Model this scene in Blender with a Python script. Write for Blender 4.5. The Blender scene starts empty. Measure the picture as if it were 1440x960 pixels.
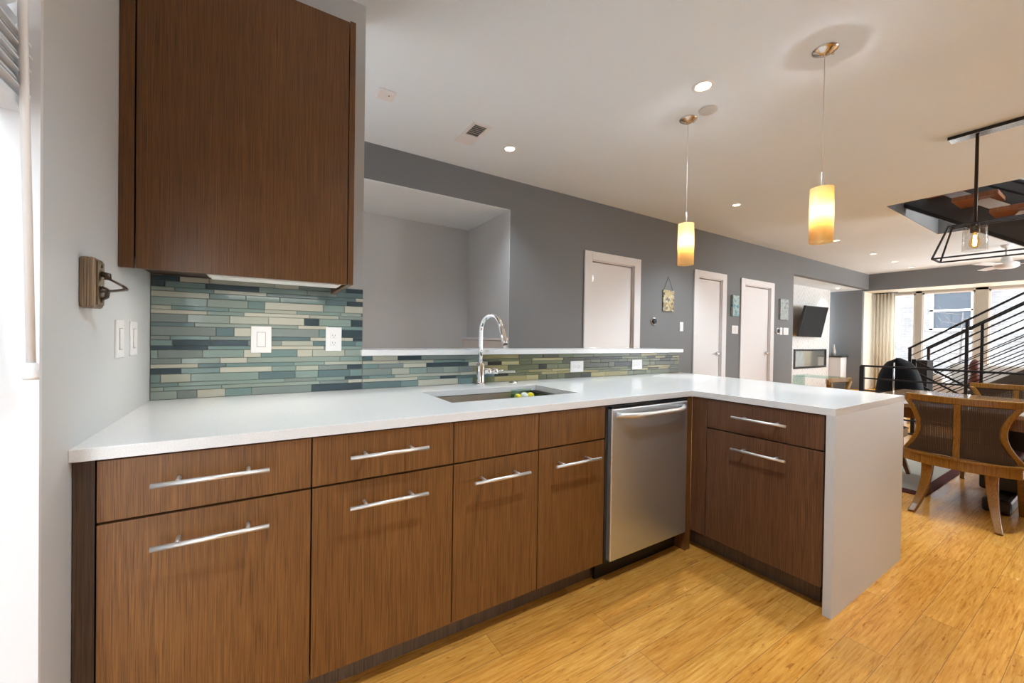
import bpy, bmesh, math, random
from mathutils import Vector, Matrix
R = math.radians
C = bpy.context.scene.collection
SC = bpy.context.scene

# ------------------------------------------------------------------ camera
cd = bpy.data.cameras.new('camera'); cam = bpy.data.objects.new('camera', cd); C.objects.link(cam)
_y, _p, _r = R(32.323), R(-0.504), R(0.852)
_f = Vector((math.sin(_y)*math.cos(_p), math.cos(_y)*math.cos(_p), math.sin(_p)))
_r0 = Vector((math.cos(_y), -math.sin(_y), 0)); _u0 = _r0.cross(_f)
_rr = _r0*math.cos(_r) + _u0*math.sin(_r); _uu = -_r0*math.sin(_r) + _u0*math.cos(_r)
M = Matrix((( _rr.x, _uu.x, -_f.x, 0), (_rr.y, _uu.y, -_f.y, 0), (_rr.z, _uu.z, -_f.z, 1.2), (0, 0, 0, 1)))
cam.matrix_world = M
cd.sensor_fit = 'HORIZONTAL'; cd.sensor_width = 36.0; cd.lens = 562.9/1440*36.0
cd.clip_start = 0.02; cd.clip_end = 200
SC.camera = cam
# ------------------------------------------------------------------ light and exposure
W = bpy.data.worlds.new('daylight'); SC.world = W; W.use_nodes = True
bg = W.node_tree.nodes['Background']; bg.inputs[0].default_value = (0.84, 0.93, 1.0, 1); bg.inputs[1].default_value = 6.3
SC.view_settings.view_transform = 'Standard'; SC.view_settings.look = 'None'
SC.view_settings.gamma = 1; SC.view_settings.use_curve_mapping = False
SC.view_settings.exposure = 1.10
SC.cycles.caustics_reflective = False; SC.cycles.caustics_refractive = False
def portal(name, loc, rot, sx, sy):
    l = bpy.data.lights.new(name, 'AREA'); l.shape = 'RECTANGLE'; l.size = sx; l.size_y = sy
    l.cycles.is_portal = True
    o = bpy.data.objects.new(name, l); o.location = loc; o.rotation_euler = rot; C.objects.link(o); return o
portal('left_window_portal', (-0.66, -0.48, 1.25), (R(90), 0, R(-90)), 3.4, 2.3)
portal('rear_window_portal', (11.1, -4.62, 1.35), (R(90), 0, 0), 5.0, 2.3)
def daylight(name, loc, rot, sx, sy, e):  # area light added as fill in place of daylight
    l = bpy.data.lights.new(name, 'AREA'); l.shape = 'RECTANGLE'; l.size = sx; l.size_y = sy; l.energy = e; l.color = (.93, .97, 1.0)
    o = bpy.data.objects.new(name, l); o.location = loc; o.rotation_euler = rot; C.objects.link(o)
daylight('upstairs_fill', (8.2, .1, 5.4), (0, 0, 0), 3, 2, 60)  # unseen area light added above the stair opening
daylight('rear_fill', (11.1, -4.8, 1.35), (R(104), 0, 0), 4.8, 2.3, 120)  # out-of-view area light added to brighten ceiling and far walls
portal('far_window_portal', (14.1, -0.1, 1.25), (R(90), 0, R(90)), 7.6, 2.4)

# ------------------------------------------------------------------ helpers
ORG = {}
def BM(): return bmesh.new()
def box(bm, x0, x1, y0, y1, z0, z1, mi=0):
    v = [bm.verts.new(p) for p in ((x0,y0,z0),(x1,y0,z0),(x1,y1,z0),(x0,y1,z0),(x0,y0,z1),(x1,y0,z1),(x1,y1,z1),(x0,y1,z1))]
    for q in ((0,3,2,1),(4,5,6,7),(0,1,5,4),(1,2,6,5),(2,3,7,6),(3,0,4,7)):
        bm.faces.new([v[i] for i in q]).material_index = mi
    return bm
def frame(d):
    d = d.normalized(); a = Vector((0,0,1)) if abs(d.z) < .9 else Vector((1,0,0))
    u = d.cross(a).normalized(); return u, d.cross(u)
def tube(bm, pts, rad, seg=12, cap=True, sx=1.0):
    pts = [Vector(p) for p in pts]; n = len(pts)
    if not isinstance(rad, (list, tuple)): rad = [rad]*n
    rings = []; u0 = None
    for i, p in enumerate(pts):
        d = (pts[min(i+1, n-1)] - pts[max(i-1, 0)]).normalized()
        if u0 is None: u, w = frame(d)
        else:
            u = (u0 - d*u0.dot(d)).normalized(); w = d.cross(u)
        u0 = u
        rings.append([bm.verts.new(p + (u*math.cos(2*math.pi*k/seg)*sx + w*math.sin(2*math.pi*k/seg))*rad[i]) for k in range(seg)])
    for i in range(n-1):
        for k in range(seg):
            f = bm.faces.new((rings[i][k], rings[i][(k+1)%seg], rings[i+1][(k+1)%seg], rings[i+1][k])); f.smooth = True
    if cap:
        bm.faces.new(rings[0][::-1]); bm.faces.new(rings[-1])
    return bm
def bar(bm, p0, p1, w, h, up=(0,0,1)):
    """square bar between two points, w across, h along up"""
    p0, p1 = Vector(p0), Vector(p1); d = (p1-p0).normalized(); up = Vector(up)
    s = d.cross(up)
    if s.length < 1e-4: s = Vector((1,0,0))
    s.normalize(); t = s.cross(d).normalized()
    vs = []
    for p in (p0, p1):
        for a, b in ((-1,-1),(1,-1),(1,1),(-1,1)): vs.append(bm.verts.new(p + s*a*w/2 + t*b*h/2))
    for q in ((0,3,2,1),(4,5,6,7),(0,1,5,4),(1,2,6,5),(2,3,7,6),(3,0,4,7)): bm.faces.new([vs[i] for i in q])
    return bm
def ribbon(bm, pts, wid, thk):
    """swept rectangle: pts, width along given vector list/tuple, thickness normal"""
    rings = []
    pts = [Vector(p) for p in pts]; n = len(pts)
    for i, p in enumerate(pts):
        d = (pts[min(i+1,n-1)] - pts[max(i-1,0)]).normalized()
        w = wid[i] if isinstance(wid, list) else wid
        wv = Vector(w); t = thk[i] if isinstance(thk, list) else thk
        nn = d.cross(wv).normalized()*t/2
        rings.append([bm.verts.new(p + a*wv/2 + b*nn) for a, b in ((-1,-1),(1,-1),(1,1),(-1,1))])
    for i in range(n-1):
        for k in range(4):
            f = bm.faces.new((rings[i][k], rings[i][(k+1)%4], rings[i+1][(k+1)%4], rings[i+1][k]))
    bm.faces.new(rings[0][::-1]); bm.faces.new(rings[-1]); return bm
def lathe(bm, prof, c=(0,0,0), seg=32, close=False):
    c = Vector(c); rings = []
    for r, z in prof:
        rings.append([bm.verts.new(c + Vector((r*math.cos(2*math.pi*k/seg), r*math.sin(2*math.pi*k/seg), z))) for k in range(seg)] if r > 1e-6 else [bm.verts.new(c + Vector((0,0,z)))])
    m = len(rings)
    for i in range(m if close else m-1):
        a, b = rings[i], rings[(i+1) % m]
        for k in range(seg):
            if len(a) == 1 and len(b) == 1: continue
            if len(a) == 1: f = bm.faces.new((a[0], b[(k+1)%seg], b[k]))
            elif len(b) == 1: f = bm.faces.new((a[k], a[(k+1)%seg], b[0]))
            else: f = bm.faces.new((a[k], a[(k+1)%seg], b[(k+1)%seg], b[k]))
            f.smooth = True
    return bm
def obj(name, bm, mat, parent=None, bevel=0, local=False, seg=2):
    bmesh.ops.recalc_face_normals(bm, faces=bm.faces)
    me = bpy.data.meshes.new(name); bm.to_mesh(me); bm.free()
    for m in (mat if isinstance(mat, (list, tuple)) else [mat]): me.materials.append(m)
    o = bpy.data.objects.new(name, me); C.objects.link(o)
    if parent is not None:
        org = ORG.get(parent.name, Vector((0,0,0)))
        if not local: me.transform(Matrix.Translation(-org))
        o.parent = parent; ORG[o.name] = org
    if bevel:
        b = o.modifiers.new('bevel', 'BEVEL'); b.width = bevel; b.segments = seg; b.limit_method = 'ANGLE'; b.angle_limit = R(50)
    return o
def tag(o, label=None, cat=None, group=None, kind=None):
    if label: o['label'] = label
    if cat: o['category'] = cat
    if group: o['group'] = group
    if kind: o['kind'] = kind
    return o
def thing(name, loc, label, cat, group=None, kind=None):
    o = bpy.data.objects.new(name, None); C.objects.link(o); o.location = loc; o.empty_display_size = .1
    ORG[o.name] = Vector(loc); return tag(o, label, cat, group, kind)
def copy_tree(o, parent=None):
    c = o.copy(); C.objects.link(c); c.parent = parent
    for ch in list(o.children): copy_tree(ch, c)
    return c
def struct(name, bm, mat, parent=None, bevel=0):
    o = obj(name, bm, mat, parent, bevel)
    if parent is None: o['kind'] = 'structure'
    return o
def bx(*a): return box(BM(), *a)

# ------------------------------------------------------------------ materials
def mat(name, col, rough=.5, metal=0, **kw):
    m = bpy.data.materials.new(name); m.use_nodes = True; b = m.node_tree.nodes['Principled BSDF']
    b.inputs['Base Color'].default_value = (*col, 1); b.inputs['Roughness'].default_value = rough; b.inputs['Metallic'].default_value = metal
    for k, v in kw.items(): b.inputs[k.replace('_', ' ')].default_value = v
    return m
def nt(m): return m.node_tree, m.node_tree.nodes, m.node_tree.links, m.node_tree.nodes['Principled BSDF']
def coords(m, scale=(1,1,1), rnd=0):
    t, n, l, b = nt(m); tc = n.new('ShaderNodeTexCoord'); mp = n.new('ShaderNodeMapping'); mp.inputs['Scale'].default_value = scale
    if rnd:
        oi = n.new('ShaderNodeObjectInfo'); va = n.new('ShaderNodeVectorMath'); va.operation = 'SCALE'; va.inputs[0].default_value = (1, .7, 1.3)
        mu = n.new('ShaderNodeMath'); mu.operation = 'MULTIPLY'; mu.inputs[1].default_value = rnd
        l.new(oi.outputs['Random'], mu.inputs[0]); l.new(mu.outputs[0], va.inputs['Scale'])
        ad = n.new('ShaderNodeVectorMath'); ad.operation = 'ADD'; l.new(tc.outputs['Object'], ad.inputs[0]); l.new(va.outputs[0], ad.inputs[1]); l.new(ad.outputs[0], mp.inputs[0])
    else: l.new(tc.outputs['Object'], mp.inputs[0])
    return mp
def noise(m, mp, scale, detail=4, rough=.6, dist=0):
    t, n, l, b = nt(m); x = n.new('ShaderNodeTexNoise'); x.inputs['Scale'].default_value = scale; x.inputs['Detail'].default_value = detail
    x.inputs['Roughness'].default_value = rough; x.inputs['Distortion'].default_value = dist; l.new(mp.outputs[0], x.inputs['Vector']); return x.outputs['Fac']
def ramp(m, inp, stops):
    t, n, l, b = nt(m); r = n.new('ShaderNodeValToRGB'); e = r.color_ramp.elements
    while len(e) < len(stops): e.new(.5)
    for i, (p, c) in enumerate(stops):
        e[i].position = p; e[i].color = (*c, 1) if len(c) == 3 else c
    l.new(inp, r.inputs[0]); return r.outputs[0]
def mixc(m, a, b_, fac, mode='MIX'):
    t, n, l, b = nt(m); x = n.new('ShaderNodeMix'); x.data_type = 'RGBA'; x.blend_type = mode
    for s, v in ((x.inputs['Factor'], fac), (x.inputs['A'], a), (x.inputs['B'], b_)):
        if hasattr(v, 'links'): l.new(v, s)
        elif isinstance(v, (int, float)): s.default_value = v
        else: s.default_value = (*v, 1)
    return x.outputs['Result']
def bump(m, h, strength=.1, dist=.001):
    t, n, l, b = nt(m); x = n.new('ShaderNodeBump'); x.inputs['Strength'].default_value = strength; x.inputs['Distance'].default_value = dist
    l.new(h, x.inputs['Height']); l.new(x.outputs[0], b.inputs['Normal'])
def paint(name, col, rough=.55):
    m = mat(name, col, rough); mp = coords(m);     t, n, l, b = nt(m); g = noise(m, mp, .9, 2)
    l.new(mixc(m, tuple(c*.96 for c in col), tuple(min(1, c*1.04) for c in col), g), b.inputs['Base Color']); return m
def oak(name, dark, mid, lightc, rough=.36):
    m = mat(name, mid, rough); t, n, l, b = nt(m)
    mp = coords(m, (1, 1, .016), 7); fine = noise(m, mp, 330, 3, .6)
    mp2 = coords(m, (1, 1, .10), 7); med = noise(m, mp2, 9, 4, .6, 1.2)
    mp3 = coords(m, (1, 1, .010), 7); pore = noise(m, mp3, 620, 2, .5)
    c = ramp(m, med, [(.3, mid), (.7, lightc)])
    p = ramp(m, fine, [(.36, (0,0,0)), (.66, (1,1,1))])
    c = mixc(m, dark, c, p)
    pp = ramp(m, pore, [(.38, (.42,.40,.38)), (.46, (1,1,1))])
    c = mixc(m, c, pp, .8, 'MULTIPLY')
    l.new(c, b.inputs['Base Color']); bump(m, pore, .15, .0006); return m
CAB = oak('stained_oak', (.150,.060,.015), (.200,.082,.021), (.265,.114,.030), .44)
CABD = oak('dark_stained_oak', (.055,.030,.018), (.080,.043,.025), (.110,.062,.036), .42)
TOE = oak('toe_kick_oak', (.11,.070,.045), (.15,.098,.066), (.20,.135,.09), .45)
GREY = paint('charcoal_grey_paint', (.150,.151,.153), .5)
LGREY = paint('light_grey_paint', (.57,.575,.575), .5)
NGREY = paint('mid_grey_paint', (.50,.50,.50), .5)
WHITE = paint('white_ceiling_paint', (.73,.80,.86), .6)
TRIM = mat('white_semigloss_paint', (.74,.72,.72), .35)
CREAM = mat('cream_paint', (.72,.68,.58), .5)
QUARTZ = mat('white_quartz', (.80,.785,.77), .16)
_m = coords(QUARTZ); _t, _n, _l, _b = nt(QUARTZ)
_l.new(ramp(QUARTZ, noise(QUARTZ, _m, 320, 2), [(.35, (.755,.74,.73)), (.62, (.83,.815,.80))]), _b.inputs['Base Color'])
BLACK = mat('black_plastic', (.012,.012,.013), .4)
IRON = mat('black_iron', (.018,.017,.018), .42, .3)
IRONB = mat('blackened_bronze', (.045,.034,.028), .35, .7)
CHROME = mat('polished_chrome', (.85,.85,.86), .06, 1)
NICKEL = mat('brushed_nickel', (.80,.79,.78), .42, .85)
NICKD = mat('satin_nickel_canopy', (.55,.49,.43), .18, 1)
PLATE = mat('white_plastic', (.80,.78,.77), .3)
PLATED = mat('slot_grey', (.10,.10,.10), .5)
def steel(name, col, axis):
    m = mat(name, col, .30, .9); mp = coords(m, axis); f = noise(m, mp, 300, 3)
    t, n, l, b = nt(m); l.new(ramp(m, f, [(.3, (.34,.34,.34)), (.7, (.39,.39,.39))]), b.inputs['Roughness']); return m
STEEL = steel('brushed_steel', (.66,.70,.74), (1,1,.02)); SINKM = steel('sink_steel', (.62,.56,.48), (.03,1,1))
GLASS = mat('clear_glass', (1,1,1), .02, 0, Transmission_Weight=1.0, IOR=1.45)
def thinglass(name, tint):
    m = bpy.data.materials.new(name); m.use_nodes = True; n = m.node_tree.nodes; l = m.node_tree.links; n.clear()
    o = n.new('ShaderNodeOutputMaterial'); mx = n.new('ShaderNodeMixShader'); tr = n.new('ShaderNodeBsdfTransparent'); gl = n.new('ShaderNodeBsdfGlossy')
    tr.inputs[0].default_value = (*tint, 1); gl.inputs['Roughness'].default_value = .03; lw = n.new('ShaderNodeLayerWeight'); lw.inputs[0].default_value = .12; fr = n.new('ShaderNodeMath'); fr.operation = 'MULTIPLY_ADD'; fr.inputs[1].default_value = .5; fr.inputs[2].default_value = .04
    l.new(lw.outputs['Facing'], fr.inputs[0]); l.new(fr.outputs[0], mx.inputs[0]); l.new(tr.outputs[0], mx.inputs[1]); l.new(gl.outputs[0], mx.inputs[2]); l.new(mx.outputs[0], o.inputs[0]); return m
PANE = thinglass('window_glass', (.97,.98,.98)); TGLASS = thinglass('green_edge_glass', (.78,.90,.87)); AMBER = thinglass('amber_bulb_glass', (1,.80,.5))
def emit(name, col, s):
    m = mat(name, (0.8,.8,.8), .5); b = nt(m)[3]; b.inputs['Emission Color'].default_value = (*col, 1); b.inputs['Emission Strength'].default_value = s; return m
LAMPW = emit('lamp_lens', (1,.86,.66), 9); FIL = emit('glowing_filament', (1,.62,.25), 30); LAMPD = emit('lamp_lens_dim', (1,.82,.58), 4)

# floor: strand bamboo planks laid along x
FLOOR = mat('bamboo_planks', (.5,.28,.08), .24); t, n, l, b = nt(FLOOR)
mp = coords(FLOOR)
br = n.new('ShaderNodeTexBrick'); br.offset = .37; br.inputs['Scale'].default_value = 1; br.inputs['Brick Width'].default_value = 1.25; br.inputs['Row Height'].default_value = .128
br.inputs['Mortar Size'].default_value = .0009; br.inputs['Mortar Smooth'].default_value = .1; br.inputs['Bias'].default_value = 0
br.inputs['Color1'].default_value = (0,0,0,1); br.inputs['Color2'].default_value = (1,1,1,1); br.inputs['Mortar'].default_value = (.5,.5,.5,1); l.new(mp.outputs[0], br.inputs['Vector'])
sh = n.new('ShaderNodeVectorMath'); sh.operation = 'ADD'; sc = n.new('ShaderNodeVectorMath'); sc.operation = 'SCALE'; sc.inputs['Scale'].default_value = 5
l.new(br.outputs['Color'], sc.inputs[0]); l.new(mp.outputs[0], sh.inputs[0]); l.new(sc.outputs[0], sh.inputs[1])
mp2 = n.new('ShaderNodeMapping'); mp2.inputs['Scale'].default_value = (.06, 1, 1); l.new(sh.outputs[0], mp2.inputs[0])
mp3 = n.new('ShaderNodeMapping'); mp3.inputs['Scale'].default_value = (.22, 1, 1); l.new(sh.outputs[0], mp3.inputs[0])
f1 = noise(FLOOR, mp2, 110, 5, .7, .4); f2 = noise(FLOOR, mp3, 14, 4, .65, .8)
c = ramp(FLOOR, f1, [(.28, (.50,.190,.026)), (.44, (.78,.350,.062)), (.68, (.94,.50,.120))])
c2 = ramp(FLOOR, f2, [(.30, (.80,.74,.66)), (.60, (1,1,1))]); c = mixc(FLOOR, c, c2, .7, 'MULTIPLY')
tone = ramp(FLOOR, br.outputs['Color'], [(0, (.76,.70,.62)), (.35, (1,1,1)), (.7, (.92,.84,.72)), (1, (1,.97,.96))]); c = mixc(FLOOR, c, tone, 1.0, 'MULTIPLY')
fk = noise(FLOOR, mp3, 60, 3, .6, .2); c = mixc(FLOOR, c, ramp(FLOOR, fk, [(.27, (.50,.36,.25)), (.36, (1,1,1))]), .8, 'MULTIPLY')
c = mixc(FLOOR, c, (.30,.14,.05), br.outputs['Fac']); l.new(c, b.inputs['Base Color'])
bump(FLOOR, f1, .12, .001)
l.new(ramp(FLOOR, f2, [(.3, (.17,.17,.17)), (.8, (.30,.30,.30))]), b.inputs['Roughness'])

# ------------------------------------------------------------------ dimensions
XL, YB, YF, XIN, YE = -.386, 2.24, 1.381, 2.103, .707
ZT, ZC, ZD, ZS = .914, .882, .110, .7185
YC = 1.392; XP = 2.113
WY, CZ, XE = 3.78, 2.95, 13.12

# ------------------------------------------------------------------ setting
fb = bx(XL-.3, 14.2, -4.7, 5.0, -.12, 0); struct('floor', fb, FLOOR)
# ceiling with the stair opening
def cells(xs, ys, skip, z0, z1):
    bm = BM(); vt, vb = {}, {}
    def V(d, i, j, z):
        if (i, j) not in d: d[(i, j)] = bm.verts.new((xs[i], ys[j], z))
        return d[(i, j)]
    nx, ny = len(xs)-1, len(ys)-1
    solid = lambda i, j: 0 <= i < nx and 0 <= j < ny and (i, j) not in skip
    for i in range(nx):
        for j in range(ny):
            if not solid(i, j): continue
            bm.faces.new([V(vt,i,j,z1), V(vt,i+1,j,z1), V(vt,i+1,j+1,z1), V(vt,i,j+1,z1)])
            bm.faces.new([V(vb,i,j,z0), V(vb,i,j+1,z0), V(vb,i+1,j+1,z0), V(vb,i+1,j,z0)])
            for (di, dj, a, b_) in ((-1,0,(i,j+1),(i,j)), (1,0,(i+1,j),(i+1,j+1)), (0,-1,(i,j),(i+1,j)), (0,1,(i+1,j+1),(i,j+1))):
                if not solid(i+di, j+dj):
                    bm.faces.new([V(vb,*a,z0), V(vb,*b_,z0), V(vt,*b_,z1), V(vt,*a,z1)])
    return bm
HX0, HX1, HY0, HY1 = 6.75, 9.12, -2.6, 1.79
struct('ceiling', cells([XL-.3, HX0, HX1, 14.2], [-4.7, HY0, HY1, WY+.02], {(1,1)}, CZ, CZ+.30), WHITE)
# left wall with the tall window opening
WZ1 = 2.62; WY0, WY1 = -2.2, 1.24
bm = BM(); box(bm, XL-.3, XL, WY1, YB+.14, 0, CZ); box(bm, XL-.3, XL, WY0, WY1, WZ1, CZ); box(bm, XL-.3, XL, -4.7, WY0, 0, CZ)
struct('wall_left', bm, LGREY)
bm = BM(); box(bm, XL-.30, XL+.001, WY1-.012, WY1, 0, WZ1); box(bm, XL-.30, XL, WY0, WY0+.012, 0, WZ1); box(bm, XL-.30, XL, WY0, WY1, WZ1-.012, WZ1)
struct('trim_1', bm, TRIM)
w = bpy.data.objects.new('window_1', None); C.objects.link(w); w['kind'] = 'structure'
bm = BM()
for a, b_ in ((WY0+.012, WY0+.08), (-.55, -.45), (WY1-.08, WY1-.012)): box(bm, XL-.24, XL-.19, a, b_, 0, WZ1-.012)
box(bm, XL-.24, XL-.19, WY0, WY1, 0, .1); box(bm, XL-.24, XL-.19, WY0, WY1, WZ1-.08, WZ1-.012)
obj('window_frame', bm, TRIM, w, .003)
obj('window_pane', bx(XL-.218, XL-.212, WY0+.05, WY1-.05, .08, WZ1-.06), PANE, w)
# short kitchen wall and half wall
XW = .468
struct('wall_kitchen', bx(XL, XW, YB, YB+.14, 0, CZ), paint('pale_grey_paint', (.48,.48,.475)))
struct('wall_half', bx(XW, 3.20, YB, YB+.14, 0, 1.094), GREY)
# long grey wall: niche opening, doors, alcove opening
NX1, NZ, NY = 2.345, 2.62, 4.83; AX0, AZ = 9.05, 2.57
DO = [(3.57, 4.36, 2.21), (5.85, 6.51, 2.21), (7.21, 8.12, 2.20)]
bm = BM(); y0, y1 = WY, WY+.12
box(bm, XL-.3, NX1, y0, y1, NZ, CZ)
xs = NX1
for a, b_, z in DO:
    box(bm, xs, a, y0, y1, 0, CZ); box(bm, a, b_, y0, y1, z, CZ); box(bm, a-.02, b_+.02, y1+.001, y1+.02, 0, z+.02); xs = b_
box(bm, xs, AX0, y0, y1, 0, CZ); box(bm, AX0, XE+.12, y0, y1, AZ, CZ)
struct('wall_long', bm, GREY)
bm = BM(); box(bm, -.3, NX1+.1, NY, NY+.1, 0, CZ); box(bm, NX1, NX1+.1, WY+.12, NY, 0, CZ); box(bm, -.4, -.3, WY, NY+.1, 0, CZ)
struct('wall_niche', bm, NGREY)
struct('trim_2', bx(NX1-.004, NX1, WY, WY+.12, 0, NZ), NGREY); struct('trim_7', bx(-.3, NX1-.004, WY+.001, WY+.13, NZ-.004, NZ), WHITE)
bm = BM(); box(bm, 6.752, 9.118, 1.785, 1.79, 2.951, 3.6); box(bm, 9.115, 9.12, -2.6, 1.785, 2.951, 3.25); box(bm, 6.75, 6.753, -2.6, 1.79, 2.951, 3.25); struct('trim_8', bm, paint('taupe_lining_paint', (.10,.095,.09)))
struct('ceiling_niche', bx(-.4, NX1, WY+.12, NY, NZ, NZ+.05), WHITE)
bm = BM(); box(bm, NX1-.05, NX1-.005, WY+.02, NY, 0, 1.165); box(bm, NX1-.07, NX1-.005, WY+.0, NY, 1.17, 1.20)
struct('trim_3', bm, TRIM, bevel=.002)
for i, (a, b_, z) in enumerate(DO):
    bm = BM(); cw = .125 if i != 1 else .12
    box(bm, a-cw, a, WY-.022, WY, 0, z+.105); box(bm, b_, b_+cw, WY-.022, WY, 0, z+.105); box(bm, a, b_, WY-.022, WY, z, z+.105)
    box(bm, a-.001, a+.012, WY, WY+.12, 0, z); box(bm, b_-.012, b_+.001, WY, WY+.12, 0, z); box(bm, a, b_, WY, WY+.12, z-.012, z+.001)
    struct('trim_%d' % (i+4), bm, TRIM, bevel=.003)
    d = bpy.data.objects.new('door_%d' % (i+1), None); C.objects.link(d); d['kind'] = 'structure'; d.location = (a, WY, 0); ORG[d.name] = Vector((a, WY, 0))
    obj('door_panel', bx(a+.015, b_-.020, WY+.022, WY+.06, .01, z-.022), TRIM, d, .002)
    for hz in (1.05, 1.98):
        bm = BM(); tube(bm, [(a+.014, WY+.006, hz-.045), (a+.014, WY+.006, hz+.045)], .007, 8); box(bm, a+.016, a+.05, WY+.008, WY+.0125, hz-.045, hz+.045)
        if i == 0 or hz > 1.5: box(bm, a+.016, a+.095, WY-.004, WY+.0, hz+.036, hz+.042)
        obj('hinge', bm, NICKEL, d)
    bm = BM(); hx = b_-.08; tube(bm, [(hx, WY+.012, .99), (hx, WY-.0, .99)], .028, 16); tube(bm, [(hx, WY, .99), (hx, WY-.05, .99)], .01, 10)
    tube(bm, [(hx+.005, WY-.05, .99), (hx-.11, WY-.055, .99)], .0085, 10); obj('door_handle', bm, CHROME, d)
# baseboards of the long wall
bi = 1
for a, b_ in ((NX1, DO[0][0]-.125), (DO[0][1]+.125, DO[1][0]-.12), (DO[1][1]+.12, DO[2][0]-.125), (DO[2][1]+.125, AX0)):
    struct('baseboard_%d' % bi, bx(a, b_, WY-.014, WY, 0, .13), TRIM, bevel=.003); bi += 1
# alcove with the tiled breast
HERR = mat('white_herringbone_tile', (.66,.65,.63), .25); t, n, l, b = nt(HERR)
tc = n.new('ShaderNodeTexCoord'); sx = n.new('ShaderNodeSeparateXYZ'); l.new(tc.outputs['Object'], sx.inputs[0])
def mth(op, a, b_=None):
    x = n.new('ShaderNodeMath'); x.operation = op
    for s, v in ((x.inputs[0], a), (x.inputs[1], b_)):
        if v is None: continue
        if isinstance(v, (int, float)): s.default_value = v
        else: l.new(v, s)
    return x.outputs[0]
tri = mth('PINGPONG', sx.outputs['X'], .28)
v = mth('ADD', mth('MULTIPLY', tri, 1.0), sx.outputs['Z'])
st = mth('FRACT', mth('MULTIPLY', v, 7.5)); line = mth('LESS_THAN', st, .12)
line2 = mth('LESS_THAN', mth('FRACT', mth('MULTIPLY', sx.outputs['X'], 1/.28)), .03)
ln = mth('MAXIMUM', line, line2); l.new(mixc(HERR, (.68,.67,.65), (.50,.49,.48), ln), b.inputs['Base Color'])
BY = 4.45; FX0, FX1, FZ0, FZ1 = 10.72, 12.52, .56, 1.03
bm = BM(); box(bm, AX0, FX0, BY, BY+.3, 0, AZ); box(bm, FX1, 12.72, BY, BY+.3, 0, AZ); box(bm, FX0, FX1, BY, BY+.3, FZ1, AZ); box(bm, FX0, FX1, BY, BY+.3, 0, FZ0)
struct('wall_fireplace', bm, HERR)
bm = BM(); box(bm, AX0-.1, AX0, WY+.12, 5.0, 0, AZ); struct('wall_alcove_left', bm, HERR)
struct('wall_alcove_back', bx(12.72, XE, 4.9, 5.0, 0, AZ), GREY)
struct('ceiling_alcove', bx(AX0-.1, XE+.02, WY+.12, 5.0, AZ, AZ+.05), WHITE)
# end wall and window bay
BX = 14.0; BZ = 2.53; BY1 = 3.90
bm = BM(); box(bm, XE, XE+.12, BY1, 5.0, 0, AZ+.05); box(bm, XE, XE+.12, -4.7, BY1, BZ, CZ)
struct('wall_end', bm, GREY)
bm = BM(); box(bm, XE+.12, BX+.2, BY1, BY1+.1, 0, 2.7); box(bm, XE+.12, BX, -4.1, BY1, BZ+.0, BZ+.08); box(bm, XE+.0, XE+.12, -4.1, BY1, BZ-.006, BZ)
struct('wall_bay', bm, CREAM)
w = bpy.data.objects.new('window_2', None); C.objects.link(w); w['kind'] = 'structure'
FR = mat('taupe_window_frame', (.36,.34,.30), .45); bm = BM()
MU = [(3.62, 3.90), (2.99, 3.11), (1.91, 2.11), (.88, 1.02), (-.2, 0.), (-1.3, -1.1), (-2.4, -2.2), (-4.1, -3.6)]
for a, b_ in MU: box(bm, BX, BX+.10, a, b_, 0, BZ)
box(bm, BX, BX+.1, -4.1, 3.9, BZ-.06, BZ+.08); box(bm, BX, BX+.1, -4.1, 3.9, 0, .12)
obj('window_frame', bm, FR, w, .004)
for k in range(len(MU)-1):
    obj('window_pane', bx(BX+.04, BX+.046, MU[k+1][1]-.01, MU[k][0]+.01, .1, BZ-.05), PANE, w)
    bm = BM(); a, b_ = MU[k+1][1], MU[k][0]
    for p, q in ((a, a+.035), (b_-.035, b_)): box(bm, BX+.02, BX+.04, p, q, .12, BZ-.06)
    box(bm, BX+.02, BX+.04, a, b_, BZ-.095, BZ-.06); box(bm, BX+.02, BX+.04, a, b_, .12, .17)
    obj('sash', bm, TRIM, w)
# rear wall with wide windows behind the camera, right of the room
bm = BM(); box(bm, XL-.3, 14.2, -4.7, -4.5, 2.55, CZ); box(bm, XL-.3, 14.2, -4.7, -4.5, 0, .15)
for a, b_ in ((XL-.3, 8.6), (13.6, 14.2)): box(bm, a, b_, -4.7, -4.5, .15, 2.55)
struct('wall_rear', bm, LGREY)
# outdoors
BRICK = mat('pale_brick', (.6,.58,.56), .9); t, n, l, b = nt(BRICK)
tc = n.new('ShaderNodeTexCoord'); s2 = n.new('ShaderNodeSeparateXYZ'); cb = n.new('ShaderNodeCombineXYZ'); l.new(tc.outputs['Object'], s2.inputs[0]); l.new(s2.outputs['Y'], cb.inputs[0]); l.new(s2.outputs['Z'], cb.inputs[1])
bt = n.new('ShaderNodeTexBrick'); bt.inputs['Scale'].default_value = 1; bt.inputs['Brick Width'].default_value = .22; bt.inputs['Row Height'].default_value = .075; bt.inputs['Mortar Size'].default_value = .006
bt.inputs['Color1'].default_value = (.17,.155,.15,1); bt.inputs['Color2'].default_value = (.12,.112,.11,1); bt.inputs['Mortar'].default_value = (.20,.19,.185,1); l.new(cb.outputs[0], bt.inputs[0])
l.new(mixc(BRICK, bt.outputs[0], ramp(BRICK, noise(BRICK, coords(BRICK), 1.6, 6), [(.4, (.78,.76,.76)), (.6, (1,1,1))]), 1., 'MULTIPLY'), b.inputs['Base Color'])
bl = thing('neighbouring_building', (19, 1, 0), 'pale brick building outside beyond the far windows', 'building')
obj('brick_wall', bx(19, 19.6, -9, 8, -1, 3.5), BRICK, bl)
bm = BM(); wy0, wy1, wz0, wz1 = 2.85, 3.86, 1.65, 2.95
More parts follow.
